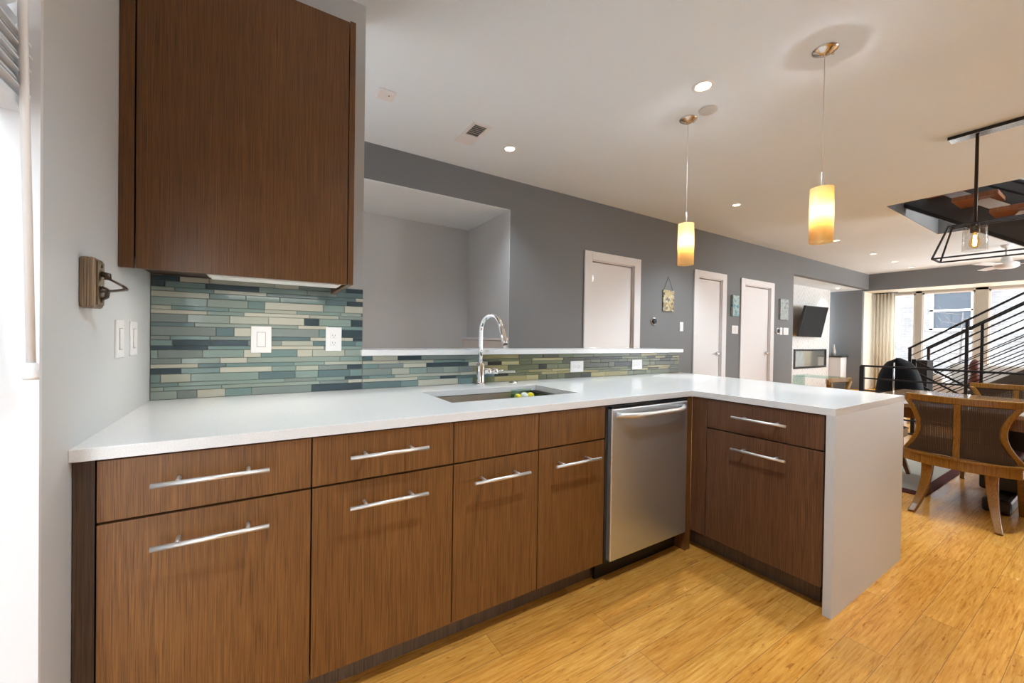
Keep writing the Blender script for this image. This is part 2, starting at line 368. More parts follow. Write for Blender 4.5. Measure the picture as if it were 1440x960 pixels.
for a in ((wy0, wy0+.09, wz0, wz1), (wy1-.09, wy1, wz0, wz1), (wy0, wy1, wz0-.02, wz0+.07), (wy0, wy1, wz1-.07, wz1), (wy0, wy1, 2.28, 2.34)): box(bm, 18.94, 19.02, *a)
wf = obj('window_frame', bm, TRIM, bl)
obj('window_pane', bx(18.97, 18.985, wy0+.05, wy1-.05, wz0+.03, wz1-.05), mat('dull_dark_glass', (.04,.045,.055), .5, Specular_IOR_Level=.2), wf)
bm = bx(14.2, 40, -25, 25, -.9, -.8); box(bm, -14, XL-.32, -14, 14, -.6, -.5); struct('ground', bm, mat('pale_concrete', (.62,.61,.60), .9))
nb = thing('light_blocking_wall', (-3.8, 0, 0), 'pale masonry wall added unseen outside the left window to cut its light', 'wall')
obj('masonry', bx(-4.0, -3.6, -7, 9, -1, 10), BRICK, nb)  # stands out of view, added to cut the light on jamb and cabinets
tr = thing('bare_tree', (16.6, 2.9, -.8), 'thin leafless tree outside in front of the pale brick wall', 'tree')
random.seed(4); bm = BM(); tube(bm, [(16.6,2.75,-.8), (16.6,2.77,.6), (16.62,2.74,1.6), (16.6,2.72,2.1)], [.035,.03,.022,.012], 8)
obj('trunk', bm, mat('grey_bark', (.10,.085,.08), .9), tr)
for k in range(12):
    z = .5+.14*k; a = random.uniform(-1, 1); s = 1 if k % 2 else -1; L_ = random.uniform(.4, .9)
    p0 = Vector((16.61, 2.75, z)); pts = [p0, p0+Vector((a*.1, s*L_*.4, .06)), p0+Vector((a*.2, s*L_*.8, .10)), p0+Vector((a*.3, s*L_, .22))]
    bm = BM(); tube(bm, pts, [.012,.009,.006,.003], 6); tube(bm, [pts[1], pts[1]+Vector((.05, s*.15, .22))], [.006,.002], 5); tube(bm, [pts[2], pts[2]+Vector((-.05, s*.1, .2))], [.005,.002], 5)
    obj('branch', bm, bpy.data.materials['grey_bark'], tr)
# storey above, seen through the stair opening
UW = paint('warm_grey_paint', (.40,.38,.35))
bm = BM(); z0 = CZ+.30
box(bm, 5.2, 12.0, HY1+.9, HY1+1.0, z0, 5.5); box(bm, 12.0, 12.1, -5, HY1+1, z0, 5.5); box(bm, 5.1, 5.2, -5, HY1+1, z0, 5.5)
struct('wall_upstairs', bm, UW); struct('ceiling_upstairs', bx(5.1, 12.1, -5, HY1+1, 5.5, 5.6), WHITE)

# ------------------------------------------------------------------ base cabinets
def pull(parent, p0, p1, out):
    """bar pull: p0-p1 ends of the bar; out = unit vector from face to bar"""
    p0, p1, out = Vector(p0), Vector(p1), Vector(out); bm = BM(); tube(bm, [p0, p1], .0065, 12)
    d = p1-p0
    for f in (.2, .8): q = p0+d*f; tube(bm, [q, q-out*.050], .0055, 10)
    return obj('handle', bm, NICKEL, parent)
G = .0022
def cabinet(label, x0, x1, split=None, pulls=()):
    c = thing('base_cabinet', ((x0+x1)/2, YC+.3, 0), label, 'cabinet', 'base cabinets under the worktop')
    bm = BM(); box(bm, x0+.001, x0+.018, YC+.022, YB-.02, ZD, ZC-.004); box(bm, x1-.018, x1-.001, YC+.022, YB-.02, ZD, ZC-.004)
    box(bm, x0+.018, x1-.018, YC+.022, YB-.02, ZD, ZD+.018); box(bm, x0+.018, x1-.018, YB-.03, YB-.02, ZD+.018, ZC-.004)
    box(bm, x0+.018, x1-.018, YC+.022, YC+.04, ZC-.06, ZC-.004); box(bm, x0+.018, x1-.018, YC+.022, YC+.04, ZS-.03, ZS+.03)
    obj('body', bm, BLACK, c)
    obj('toe_kick', bx(x0, x1, YC+.085, YC+.10, 0, ZD-.001), TOE, c)
    edges = [x0] + ([split] if split else []) + [x1]
    for i in range(len(edges)-1):
        a, b_ = edges[i]+G, edges[i+1]-G
        dr = obj('drawer' if not split else 'false_front', bx(a, b_, YC, YC+.02, ZS+G+.001, ZC-.006), CAB, c, .0012)
        dd = obj('door', bx(a, b_, YC, YC+.02, ZD+.002, ZS-G-.001), CAB, c, .0012)
        pa, pb = pulls[i]
        if not split: pull(dr, (pa, YC-.050, .810), (pb, YC-.050, .810), (0,-1,0))
        pull(dd, (pa, YC-.050, .648), (pb, YC-.050, .648), (0,-1,0))
    return c
cabinet('brown oak base cabinet nearest the left wall, widest drawer and door', -.341, .144, None, [(-.23, .03)])
cabinet('brown oak base cabinet with drawer and door, left of the sink cabinet', .144, .627, None, [(.25, .51)])
cabinet('brown oak sink cabinet with two doors, left of the dishwasher', .627, 1.4235, 1.0256, [(.695, .95), (1.085, 1.35)])
tag(obj('filler_panel', bx(XL+.002, -.345, YC+.012, YC+.03, 0, ZC-.004), CABD), 'narrow dark wood filler strip between left wall and first base cabinet', 'cabinet panel')
tag(obj('end_panel', bx(2.066, 2.1125, YC-.004, YB-.05, 0, ZC-.006), CAB), 'slim brown wood panel between dishwasher and peninsula corner', 'cabinet panel')
# peninsula cabinet
Y0, Y1 = .748, 1.297
c = thing('peninsula_cabinet', (XP+.3, (Y0+Y1)/2, 0), 'shade-darkened brown peninsula cabinet with drawer over door, beside the white end panel', 'cabinet')
obj('body', bx(XP+.022, XP+.60, Y0-.003, Y1+.10, ZD, ZC-.006), BLACK, c)
obj('toe_kick', bx(XP+.085, XP+.10, Y0+.035, YC+.088, 0, ZD-.001), TOE, c)
CABP = oak('shaded_stained_oak', (.105,.044,.021), (.150,.066,.031), (.205,.095,.043), .36)  # base cabinet oak darkened, the peninsula's shade put into the colour
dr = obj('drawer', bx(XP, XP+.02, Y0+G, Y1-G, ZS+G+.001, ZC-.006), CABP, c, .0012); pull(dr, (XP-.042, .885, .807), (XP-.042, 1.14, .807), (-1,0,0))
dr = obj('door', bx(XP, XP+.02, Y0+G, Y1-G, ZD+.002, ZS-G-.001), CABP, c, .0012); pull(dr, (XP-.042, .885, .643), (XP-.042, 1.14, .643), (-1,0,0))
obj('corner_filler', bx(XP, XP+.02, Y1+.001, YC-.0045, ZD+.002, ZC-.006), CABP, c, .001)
# dishwasher
c = thing('dishwasher', (1.745, YC+.3, 0), 'stainless steel dishwasher with a bowed bar handle, under the worktop', 'dishwasher')
obj('body', bx(1.428, 2.062, YC+.03, YB-.06, .10, ZC-.006), BLACK, c)
obj('toe_kick', bx(1.428, 2.062, YC+.06, YC+.075, 0, .10), BLACK, c)
bm = BM(); box(bm, 1.447, 2.045, YC-.022, YC+.026, .118, .862)
d = obj('door', bm, STEEL, c, .006, seg=3); obj('door_seal', bx(1.4285, 2.06, YC+.004, YC+.03, .108, .874), BLACK, c)
obj('control_panel', bx(1.447, 2.045, YC-.018, YC+.028, .8625, .872), mat('black_gloss', (.02,.02,.02), .15), c)
bm = BM(); P = []
for k in range(17):
    u = k/16; P.append((1.475+.535*u, YC-.024-.048*min(1, math.sin(math.pi*u)*2.2), .832-.004*math.sin(math.pi*u)))
tube(bm, P, [.013]*17, 12); obj('handle', bm, NICKEL, d)
# ------------------------------------------------------------------ worktop, waterfall, bar ledge
SX0, SX1, SY0, SY1 = .715, 1.44, 1.61, 2.0
xs = [XL, SX0, SX1, XIN, 3.02]; ys = [YE, YF, SY0, SY1, YB]
bm = cells(xs, ys, {(0,0), (1,0), (2,0), (1,2)}, ZC, ZT)
for v_ in bm.verts:
    if abs(v_.co.x-3.02) < 1e-4: v_.co.x = 3.02 + .19*(v_.co.y-YE)/(YB-YE)
bmesh.ops.dissolve_limit(bm, angle_limit=.01, verts=bm.verts, edges=bm.edges)
top = thing('worktop', (1.3, 1.8, ZC), 'white quartz L-shaped worktop with waterfall end, cut out for the sink', 'worktop')
obj('worktop_slab', bm, QUARTZ, top, .0015)
obj('waterfall_panel', bx(XIN, 3.02, YE, YE+.034, 0, ZC), mat('shaded_white_quartz', (.66,.655,.65), .5), top, .0015)  # same quartz as the slab, greyed to hold the shade on this end
tag(obj('bar_ledge', bx(XW-.012, 3.19, YB-.05, YB+.26, 1.0945, 1.1245), QUARTZ, None, .0015), 'raised white quartz ledge on the tiled half wall', 'ledge')
# sink
s = thing('sink', ((SX0+SX1)/2, 1.8, ZC-.2), 'undermount stainless steel sink set in the white worktop', 'sink')
bm = BM(); a0, a1, b0, b1, zb = SX0-.004, SX1+.004, SY0-.004, SY1+.004, ZC-.215
ZR = ZC-.003
V = [bm.verts.new(p) for p in ((a0,b0,ZR),(a1,b0,ZR),(a1,b1,ZR),(a0,b1,ZR),(a0+.012,b0+.012,zb),(a1-.012,b0+.012,zb),(a1-.012,b1-.012,zb),(a0+.012,b1-.012,zb),
     (a0-.012,b0-.012,ZR),(a1+.012,b0-.012,ZR),(a1+.012,b1+.012,ZR),(a0-.012,b1+.012,ZR))]
for q in ((0,1,5,4),(1,2,6,5),(2,3,7,6),(3,0,4,7),(4,5,6,7),(8,9,1,0),(9,10,2,1),(10,11,3,2),(11,8,0,3)): bm.faces.new([V[i] for i in q])
o = obj('basin', bm, SINKM, s); md = o.modifiers.new('solid', 'SOLIDIFY'); md.thickness = .0015
bm = BM(); lathe(bm, [(0,.004),(.03,.004),(.042,.008),(.045,.003),(.045,.0)], ((SX0+SX1)/2, 1.86, zb+.0005), 24); obj('drain', bm, CHROME, s)
# sink caddy with sponges
c = thing('sponge_caddy', (1.33, 1.93, .80), 'clear caddy holding yellow scrubbers on the inside of the sink', 'sponge holder')
bm = BM(); box(bm, 1.255, 1.40, 1.984, 1.988, .79, .895); box(bm, 1.255, 1.40, 1.915, 1.919, .79, .855); box(bm, 1.255, 1.259, 1.919, 1.984, .79, .87); box(bm, 1.396, 1.40, 1.919, 1.984, .79, .87); box(bm, 1.255, 1.40, 1.915, 1.988, .786, .79)
obj('holder', bm, TGLASS, c)
YEL = mat('yellow_sponge', (.75,.62,.03), .8); WSP = mat('white_net', (.8,.8,.75), .7); LIL = mat('lilac_net', (.5,.45,.7), .7)
for k, (x, z, m_) in enumerate(((1.28,.852,YEL),(1.325,.858,WSP),(1.37,.855,YEL),(1.30,.82,WSP),(1.345,.822,YEL))):
    bm = BM(); bmesh.ops.create_icosphere(bm, subdivisions=2, radius=.024, matrix=Matrix.Translation((x, 1.95, z)))
    for f in bm.faces: f.smooth = True
    obj('scrubber', bm, m_, c)
# faucet
FXX, FYY = 1.14, 2.155
c = thing('faucet', (FXX, FYY, ZT), 'tall chrome gooseneck faucet behind the sink', 'faucet')
bm = BM(); lathe(bm, [(0,0),(.031,0),(.031,.006),(.026,.010),(.0245,.02),(.0245,.12),(.018,.13),(.0135,.135),(0,.135)], (FXX, FYY, ZT), 32); obj('base', bm, CHROME, c)
dv = Vector((.20, -.98, 0)); rr = .092; P = [Vector((FXX, FYY, ZT+.13)), Vector((FXX, FYY, ZT+.22)), Vector((FXX, FYY, ZT+.325))]
cz = ZT+.325; cc = Vector((FXX, FYY, cz)) + dv*rr
for k in range(1, 15):
    a = math.pi - k*math.pi*.92/14; P.append(cc + dv*rr*math.cos(a) + Vector((0,0,rr*math.sin(a))))
bm = BM(); tube(bm, P, .0135, 16); obj('spout', bm, CHROME, c)
e = P[-1]; d_ = (P[-1]-P[-2]).normalized(); bm = BM(); tube(bm, [e, e+d_*.02, e+d_*.09, e+d_*.105], [.0145,.0165,.018,.015], 16); obj('spray_head', bm, CHROME, c)
bm = BM(); tube(bm, [e+d_*.1045, e+d_*.108], .014, 16); obj('nozzle', bm, BLACK, c)
bm = BM(); h0 = Vector((FXX+.02, FYY-.008, ZT+.082)); hd = Vector((.93,-.36,0)).normalized(); tube(bm, [h0, h0+hd*.045], .0185, 20); tube(bm, [h0+hd*.048, h0+hd*.085], .0185, 20)
tube(bm, [h0+hd*.07, h0+hd*.12+Vector((0,0,.006))], .0045, 10); obj('lever', bm, CHROME, c)
bm = BM(); lathe(bm, [(0,.012),(.012,.012),(.014,.008),(.016,.006),(.027,.006),(.029,.0)], (1.385, 2.165, ZT), 24); tag(obj('air_switch', bm, CHROME), 'small round chrome button on the worktop right of the faucet', 'button')

# ------------------------------------------------------------------ tiled backsplash
TC = [((.17,.245,.235),.10), ((.23,.30,.27),.12), ((.115,.17,.175),.15), ((.042,.066,.078),.18), ((.46,.45,.37),.30), ((.27,.32,.28),.10), ((.19,.225,.21),.45), ((.40,.41,.34),.2)]
TM = [mat('mosaic_tile_%s' % nm, c_, r_) for nm, (c_, r_) in zip(('teal','sage','slate','navy','cream','seafoam','pebbled','ivory'), TC)]
for k in (6, 3, 0): mpp = coords(TM[k]); bump(TM[k], noise(TM[k], mpp, 260, 2), .35 if k else .08, .002)
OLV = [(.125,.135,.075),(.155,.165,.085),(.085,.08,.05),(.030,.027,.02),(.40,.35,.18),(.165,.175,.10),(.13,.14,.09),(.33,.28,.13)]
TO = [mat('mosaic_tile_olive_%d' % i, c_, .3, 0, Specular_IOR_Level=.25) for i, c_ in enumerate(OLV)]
GROUT = mat('grey_grout', (.22,.22,.20), .9)
def mosaic(name, x0, x1, z0, z1, seed, rows):
    rnd = random.Random(seed); bm = BM(); box(bm, x0, x1, YB-.007, YB-.0005, z0, z1, 8)
    z = z0+.002; g = .0013; ri = 0
    while z < z1-.004:
        h = rows[ri % len(rows)]; zt = min(z+h, z1-.001); x = x0+.001 - rnd.uniform(0, .1); last = -1
        while x < x1:
            w_ = rnd.choice((.10, .135, .135, .20, .20, .27, .40)) if h < .030 else rnd.choice((.066, .1, .15, .25))
            a, b_ = max(x, x0+.001), min(x+w_, x1-.001)
            if b_-a > .006:
                k = rnd.choices(range(8), (22, 17, 12, 13, 15, 12, 12, 9))[0]
                if k == last: k = (k+rnd.choice((1, 3))) % 8
                last = k; e_ = .0012; y = YB-.0105
                q = [(a,YB-.007,z),(b_,YB-.007,z),(b_,YB-.007,zt-g),(a,YB-.007,zt-g),(a+e_,y,z+e_),(b_-e_,y,z+e_),(b_-e_,y,zt-g-e_),(a+e_,y,zt-g-e_)]
                vv = [bm.verts.new(p) for p in q]
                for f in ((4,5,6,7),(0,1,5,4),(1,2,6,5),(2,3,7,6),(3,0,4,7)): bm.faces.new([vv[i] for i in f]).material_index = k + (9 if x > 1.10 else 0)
            x += w_+g
        z = zt+.0002; ri += 1
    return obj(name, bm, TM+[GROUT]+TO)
ROWS = [.036, .0175, .0175, .036, .025, .0175, .025, .036, .0175, .025, .0175, .040, .0175]
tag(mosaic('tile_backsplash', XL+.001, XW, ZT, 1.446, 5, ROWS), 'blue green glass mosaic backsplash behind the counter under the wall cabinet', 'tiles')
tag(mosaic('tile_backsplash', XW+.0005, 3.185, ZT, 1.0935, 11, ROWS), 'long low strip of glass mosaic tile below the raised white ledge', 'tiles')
bpy.data.objects['wall_half'].location.z = 0

# ------------------------------------------------------------------ wall cabinet
UY = 1.77; U1 = .307
c = thing('wall_cabinet', (0, UY+.2, 1.41), 'large brown oak wall cabinet hanging over the mosaic backsplash', 'cabinet')
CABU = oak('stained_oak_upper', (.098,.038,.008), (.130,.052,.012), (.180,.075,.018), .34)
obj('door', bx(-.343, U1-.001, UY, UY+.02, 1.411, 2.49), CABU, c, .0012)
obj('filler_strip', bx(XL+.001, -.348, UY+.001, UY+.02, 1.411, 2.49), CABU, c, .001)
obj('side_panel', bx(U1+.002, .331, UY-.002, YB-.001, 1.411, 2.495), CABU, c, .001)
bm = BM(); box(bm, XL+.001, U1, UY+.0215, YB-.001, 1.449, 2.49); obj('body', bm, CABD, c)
l_ = bpy.data.lights.new('under_cabinet_lamp', 'AREA'); l_.shape = 'RECTANGLE'; l_.size = .44; l_.size_y = .08; l_.energy = 1.1; l_.color = (1,.96,.88)
lo_ = bpy.data.objects.new('under_cabinet_lamp', l_); lo_.location = (0, 0, .004); C.objects.link(lo_)
c = thing('under_cabinet_light', (.07, 1.9, 1.40), 'slim white light fixture under the wall cabinet', 'light')
lo_.parent = c; lo_.location = (0, -.015, .006)
obj('housing', bx(-.165, .30, 1.83, 1.94, 1.416, 1.448), PLATE, c, .004)
obj('lens', bx(-.155, .29, 1.84, 1.93, 1.409, 1.4155), mat('frosted_white_lens', (.85,.84,.80), .4), c, .002)

# ------------------------------------------------------------------ electrical plates
def plate(name, label, cx, cy, cz, w_, h_, axis, kind, gang=1, flip=False, group=None, cat='outlet'):
    """axis 'y-': plate on a wall facing -y; 'x+': facing +x"""
    t_ = thing(name, (cx, cy, cz), label, cat, group)
    def P(bm, u0, u1, v0, v1, d0, d1):
        if axis == 'y-': box(bm, cx+u0, cx+u1, cy-d1, cy-d0, cz+v0, cz+v1)
        else: box(bm, cx+d0, cx+d1, cy+u0, cy+u1, cz+v0, cz+v1)
        return bm
    obj('cover_plate', P(BM(), -w_/2, w_/2, -h_/2, h_/2, 0, .006), PLATE, t_, .002)
    for g_ in range(gang):
        off = (g_-(gang-1)/2)*.046
        if kind == 'rocker':
            obj('rocker', P(BM(), off-.016, off+.016, -.033, .033, .006, .009), PLATE, t_, .001)
            bm = BM(); P(bm, off-.0175, off+.0175, .034, .0352, .006, .0065); P(bm, off-.0175, off+.0175, -.0352, -.034, .006, .0065); P(bm, off-.0178, off-.0168, -.034, .034, .006, .0065); P(bm, off+.0168, off+.0178, -.034, .034, .006, .0065)
            obj('seam', bm, PLATED, t_)
        else:
            for s_ in (-1, 1):
                q = s_*.019
                if flip: bm = P(BM(), q-.014, q+.014, -.016, .016, .006, .008)
                else: bm = P(BM(), -.016, .016, q-.014, q+.014, .006, .008)
                so = obj('socket', bm, PLATE, t_, .004); bm = BM()
                for a in (-.006, .006):
                    if flip: P(bm, q-.004, q+.004, a-.001, a+.001, .008, .0083)
                    else: P(bm, a-.001, a+.001, q-.003, q+.005, .008, .0083)
                if flip: P(bm, q+.007, q+.010, -.002, .002, .008, .0083)
                else: P(bm, -.002, .002, q-.010, q-.007, .008, .0083)
                obj('slot', bm, PLATED, so)
    return t_
yt = YB-.0108
plate('light_switch', 'white rocker switch plate on the blue green mosaic tile', .01, yt, 1.175, .082, .125, 'y-', 'rocker', cat='light switch')
plate('wall_outlet', 'upright white outlet on the mosaic tile near the end of the wall', .325, yt, 1.18, .075, .122, 'y-', 'outlet')
plate('wall_outlet', 'sideways white outlet in the low tile strip, nearer the faucet', 1.975, yt, .998, .125, .082, 'y-', 'outlet', flip=True)
plate('wall_outlet', 'sideways white outlet in the low tile strip, farther from the faucet', 2.625, yt, .998, .12, .08, 'y-', 'outlet', flip=True)
plate('light_switch', 'white switch plate on the left wall, nearer the window', XL, 1.785, 1.178, .085, .122, 'x+', 'rocker', cat='light switch')
plate('light_switch', 'white switch plate on the left wall, nearer the tiles', XL, 1.955, 1.178, .085, .122, 'x+', 'rocker', cat='light switch')
plate('light_switch', 'small white switch on the grey wall left of the middle door', 5.44, WY, 1.41, .085, .14, 'y-', 'rocker', cat='light switch')
plate('light_switch', 'double white switch between the middle and last white doors', 6.93, WY, 1.40, .19, .14, 'y-', 'rocker', 2, cat='light switch')
plate('light_switch', 'square white switch plate by the tiled fireplace alcove', 8.76, WY, 1.41, .20, .14, 'y-', 'rocker', 2, cat='light switch')
# thermostats
for (x, lab) in ((4.79, 'round dark thermostat on the grey wall beside the nearest white door'), (8.43, 'round dark thermostat right of the last white door')):
    t_ = thing('thermostat', (x, WY, 1.46), lab, 'thermostat')
    z_ = 1.47 if x < 6 else 1.41; bm = BM(); tube(bm, [(x, WY-.001, z_), (x, WY-.016, z_)], .052 if x < 6 else .06, 24); obj('back_plate', bm, CHROME if x < 6 else NICKEL, t_)
    bm = BM(); tube(bm, [(x, WY-.017, z_), (x, WY-.032, z_)], [.042, .036], 24); obj('dial', bm, mat('dark_glass_dial', (.02,.025,.03), .1), t_)
plate('light_switch', 'small white switch touching the farther round thermostat', 8.57, WY, 1.41, .085, .14, 'y-', 'rocker', cat='light switch')
# bottle opener on the left wall
c = thing('bottle_opener', (XL, 1.475, 1.33), 'bottle opener on a wooden block fixed to the left wall', 'bottle opener')
WBL = oak('pale_walnut_block', (.16,.10,.055), (.26,.18,.11), (.36,.27,.18), .5); AB = mat('antique_brass', (.30,.225,.15), .38, 1); DB = mat('dark_bronze', (.10,.075,.055), .35, 1)
bm = BM(); box(bm, XL, XL+.030, 1.44, 1.512, 1.262, 1.392); obj('block', bm, WBL, c, .006)
bm = BM(); box(bm, XL+.0305, XL+.034, 1.452, 1.500, 1.270, 1.384); obj('mount_plate', bm, AB, c, .0015)
bm = BM(); tube(bm, [(XL+.034,1.476,1.352),(XL+.046,1.476,1.350),(XL+.046,1.476,1.338)], .008, 10)
ribbon(bm, [(XL+.040,1.476,1.345),(XL+.060,1.476,1.334),(XL+.078,1.476,1.322),(XL+.083,1.476,1.315)], [(0,.012,0),(0,.026,0),(0,.030,0),(0,.026,0)], .005)
ribbon(bm, [(XL+.083,1.476,1.315),(XL+.060,1.476,1.310),(XL+.036,1.476,1.306)], [(0,.026,0),(0,.018,0),(0,.018,0)], .005)
ribbon(bm, [(XL+.036,1.476,1.318),(XL+.046,1.476,1.312),(XL+.044,1.476,1.292),(XL+.035,1.476,1.286)], [(0,.02,0),(0,.024,0),(0,.018,0),(0,.012,0)], .006)
obj('opener', bm, DB, c)
for z_ in (1.372, 1.281): bm = BM(); tube(bm, [(XL+.034,1.476,z_),(XL+.036,1.476,z_)], .004, 10); obj('screw', bm, DB, c)

# ------------------------------------------------------------------ window blind and wand
SLAT = bpy.data.materials.new('white_blind_slat'); SLAT.use_nodes = True; n = SLAT.node_tree.nodes; l = SLAT.node_tree.links; n.clear()
o_ = n.new('ShaderNodeOutputMaterial'); mx = n.new('ShaderNodeMixShader'); mx.inputs[0].default_value = .4; a_ = n.new('ShaderNodeBsdfDiffuse'); b_ = n.new('ShaderNodeBsdfTranslucent'); a_.inputs[0].default_value = (.88,.89,.90,1); b_.inputs[0].default_value = (.85,.88,.92,1)
l.new(a_.outputs[0], mx.inputs[1]); l.new(b_.outputs[0], mx.inputs[2]); l.new(mx.outputs[0], o_.inputs[0])
c = thing('window_blind', (XL-.03, -.4, 2.6), 'white slatted blind half raised in the left window', 'blind')
obj('head_rail', bx(XL-.075, XL-.012, WY0+.03, WY1-.03, WZ1-.06, WZ1-.013), TRIM, c, .002)
BLY0, BLY1 = WY0+.03, WY1-.028
zz = WZ1-.10
while zz > 1.80:
    bm = BM(); ribbon(bm, [(XL-.040, BLY0, zz), (XL-.040, BLY1, zz)], (.034, 0, .036), .003); obj('slat', bm, SLAT, c); zz -= .045
k = 0; zz = 1.775
while zz > 1.665:
    dx = (.004 if k % 3 == 0 else -.003 if k % 3 == 1 else 0); bm = BM(); ribbon(bm, [(XL-.036+dx, BLY0, zz), (XL-.036+dx, BLY1+(.006 if k == 3 else 0), zz)], (.05, 0, .004 if k % 2 else -.002), .0035); obj('slat', bm, SLAT, c); zz -= .0085; k += 1
obj('bottom_rail', bx(XL-.060, XL-.014, BLY0, BLY1, 1.638, 1.660), SLAT, c, .003)
c = thing('blind_wand', (XL, 1.16, 1.1), 'long white tilt wand hanging in front of the left window', 'blind wand')
bm = BM(); tube(bm, [(XL-.006, 1.145, 2.45), (XL-.003, 1.165, 1.8), (XL, 1.195, 1.135)], .0068, 12); obj('rod', bm, PLATE, c)
bm = BM(); lathe(bm, [(0,.0),(.011,0),(.0125,.006),(.009,.016),(.0115,.03),(.007,.034),(0,.034)], (XL+.0, 1.195, 1.102), 16); obj('knob', bm, PLATE, c)

# ------------------------------------------------------------------ ceiling fixtures
def downlight(x, y, label, z=CZ, r=.062, power=14, dim=False):
    c = thing('recessed_light', (x, y, z), label, 'ceiling light', 'recessed ceiling lights')
    bm = BM(); lathe(bm, [(r*.72,-.001),(r*.78,-.006),(r,-.004),(r*1.02,0)], (x, y, z), 28); lathe(bm, [(r*.72,-.001),(r*.60,-.0005)], (x, y, z), 28); obj('trim_ring', bm, TRIM, c)
    bm = BM(); lathe(bm, [(0,-.0022),(r*.66,-.0015),(r*.70,-.0008)], (x, y, z), 28); obj('lens', bm, LAMPD if dim else LAMPW, c)
    l = bpy.data.lights.new('spot', 'SPOT'); l.energy = power; l.spot_size = R(120); l.spot_blend = .7; l.color = (.74,.89,1.0); l.shadow_soft_size = .05
    o = bpy.data.objects.new('spot_lamp', l); o.location = (0, 0, -.02); o.parent = c; C.objects.link(o)
downlight(2.57, 1.65, 'bright recessed light in the ceiling beside the nearer pendant pair, largest of them', r=.07, power=45)
downlight(1.95, 3.17, 'recessed light beside the ceiling vent above the hallway', r=.062, power=40)
downlight(5.17, 2.83, 'recessed light between the two pendants, farther down the ceiling', dim=True, power=75)
downlight(8.34, 2.85, 'recessed light seen just below the right hand pendant shade', dim=True, power=12)
downlight(10.16, 2.87, 'recessed light, third from the far header along the ceiling row', dim=True, power=12)
downlight(11.48, 2.89, 'recessed light, second from the far header along the ceiling row', dim=True, power=12)
downlight(12.62, 2.89, 'recessed light nearest the far grey header', dim=True, power=12)
downlight(12.3, 4.15, 'recessed light in the white soffit of the fireplace alcove', z=AZ, power=12)
downlight(.9, .35, 'unseen fill lamp added over the kitchen floor above the camera', power=80)  # out-of-view lamp added to brighten the near floor
downlight(4.2, .2, 'unseen fill lamp added over the floor right of the peninsula', power=100)  # added fill on the right-hand floor, lamp itself out of view
downlight(5.9, -1.3, 'unseen fill lamp added over the floor beyond the dining table', power=110)  # another unseen lamp added for bounce on the right side
c = thing('ceiling_vent', (1.54, 3.12, CZ), 'white rectangular ceiling vent with an open dark grille', 'vent')
bm = BM(); a0, a1, b0, b1 = 1.455, 1.625, 2.93, 3.31
box(bm, a0, a1, b0, b0+.03, CZ-.008, CZ); box(bm, a0, a1, b1-.17, b1, CZ-.008, CZ); box(bm, a0, a0+.03, b0+.03, b1-.17, CZ-.008, CZ); box(bm, a1-.03, a1, b0+.03, b1-.17, CZ-.008, CZ)
obj('vent_frame', bm, TRIM, c, .002); obj('duct', bx(a0+.03, a1-.03, b0+.03, b1-.17, CZ-.0015, CZ-.0005), mat('duct_grey', (.12,.12,.12), .6), c)
for k in range(5): y = b0+.05+k*.028; bm = BM(); ribbon(bm, [(a0+.03, y, CZ-.006), (a1-.03, y, CZ-.006)], (0,.012,.006), .0015); obj('louvre', bm, NICKEL, c)
c = thing('ceiling_sensor', (.76, 2.96, CZ), 'small square white sensor plate on the ceiling near the wall corner', 'sensor')
obj('housing', bx(.70, .82, 2.90, 3.02, CZ-.02, CZ), TRIM, c, .008); bm = BM(); tube(bm, [(.78,2.94,CZ-.02),(.78,2.94,CZ-.0215)], .006, 10); obj('indicator', bm, PLATED, c)
bm = BM(); lathe(bm, [(0,-.008),(.06,-.008),(.066,-.004),(.068,0)], (2.87, 1.80, CZ), 32); tag(obj('blank_cover', bm, mat('off_white_cover', (.6,.59,.57), .5)), 'round off-white blank cover plate on the ceiling beside a pendant canopy', 'cover plate')

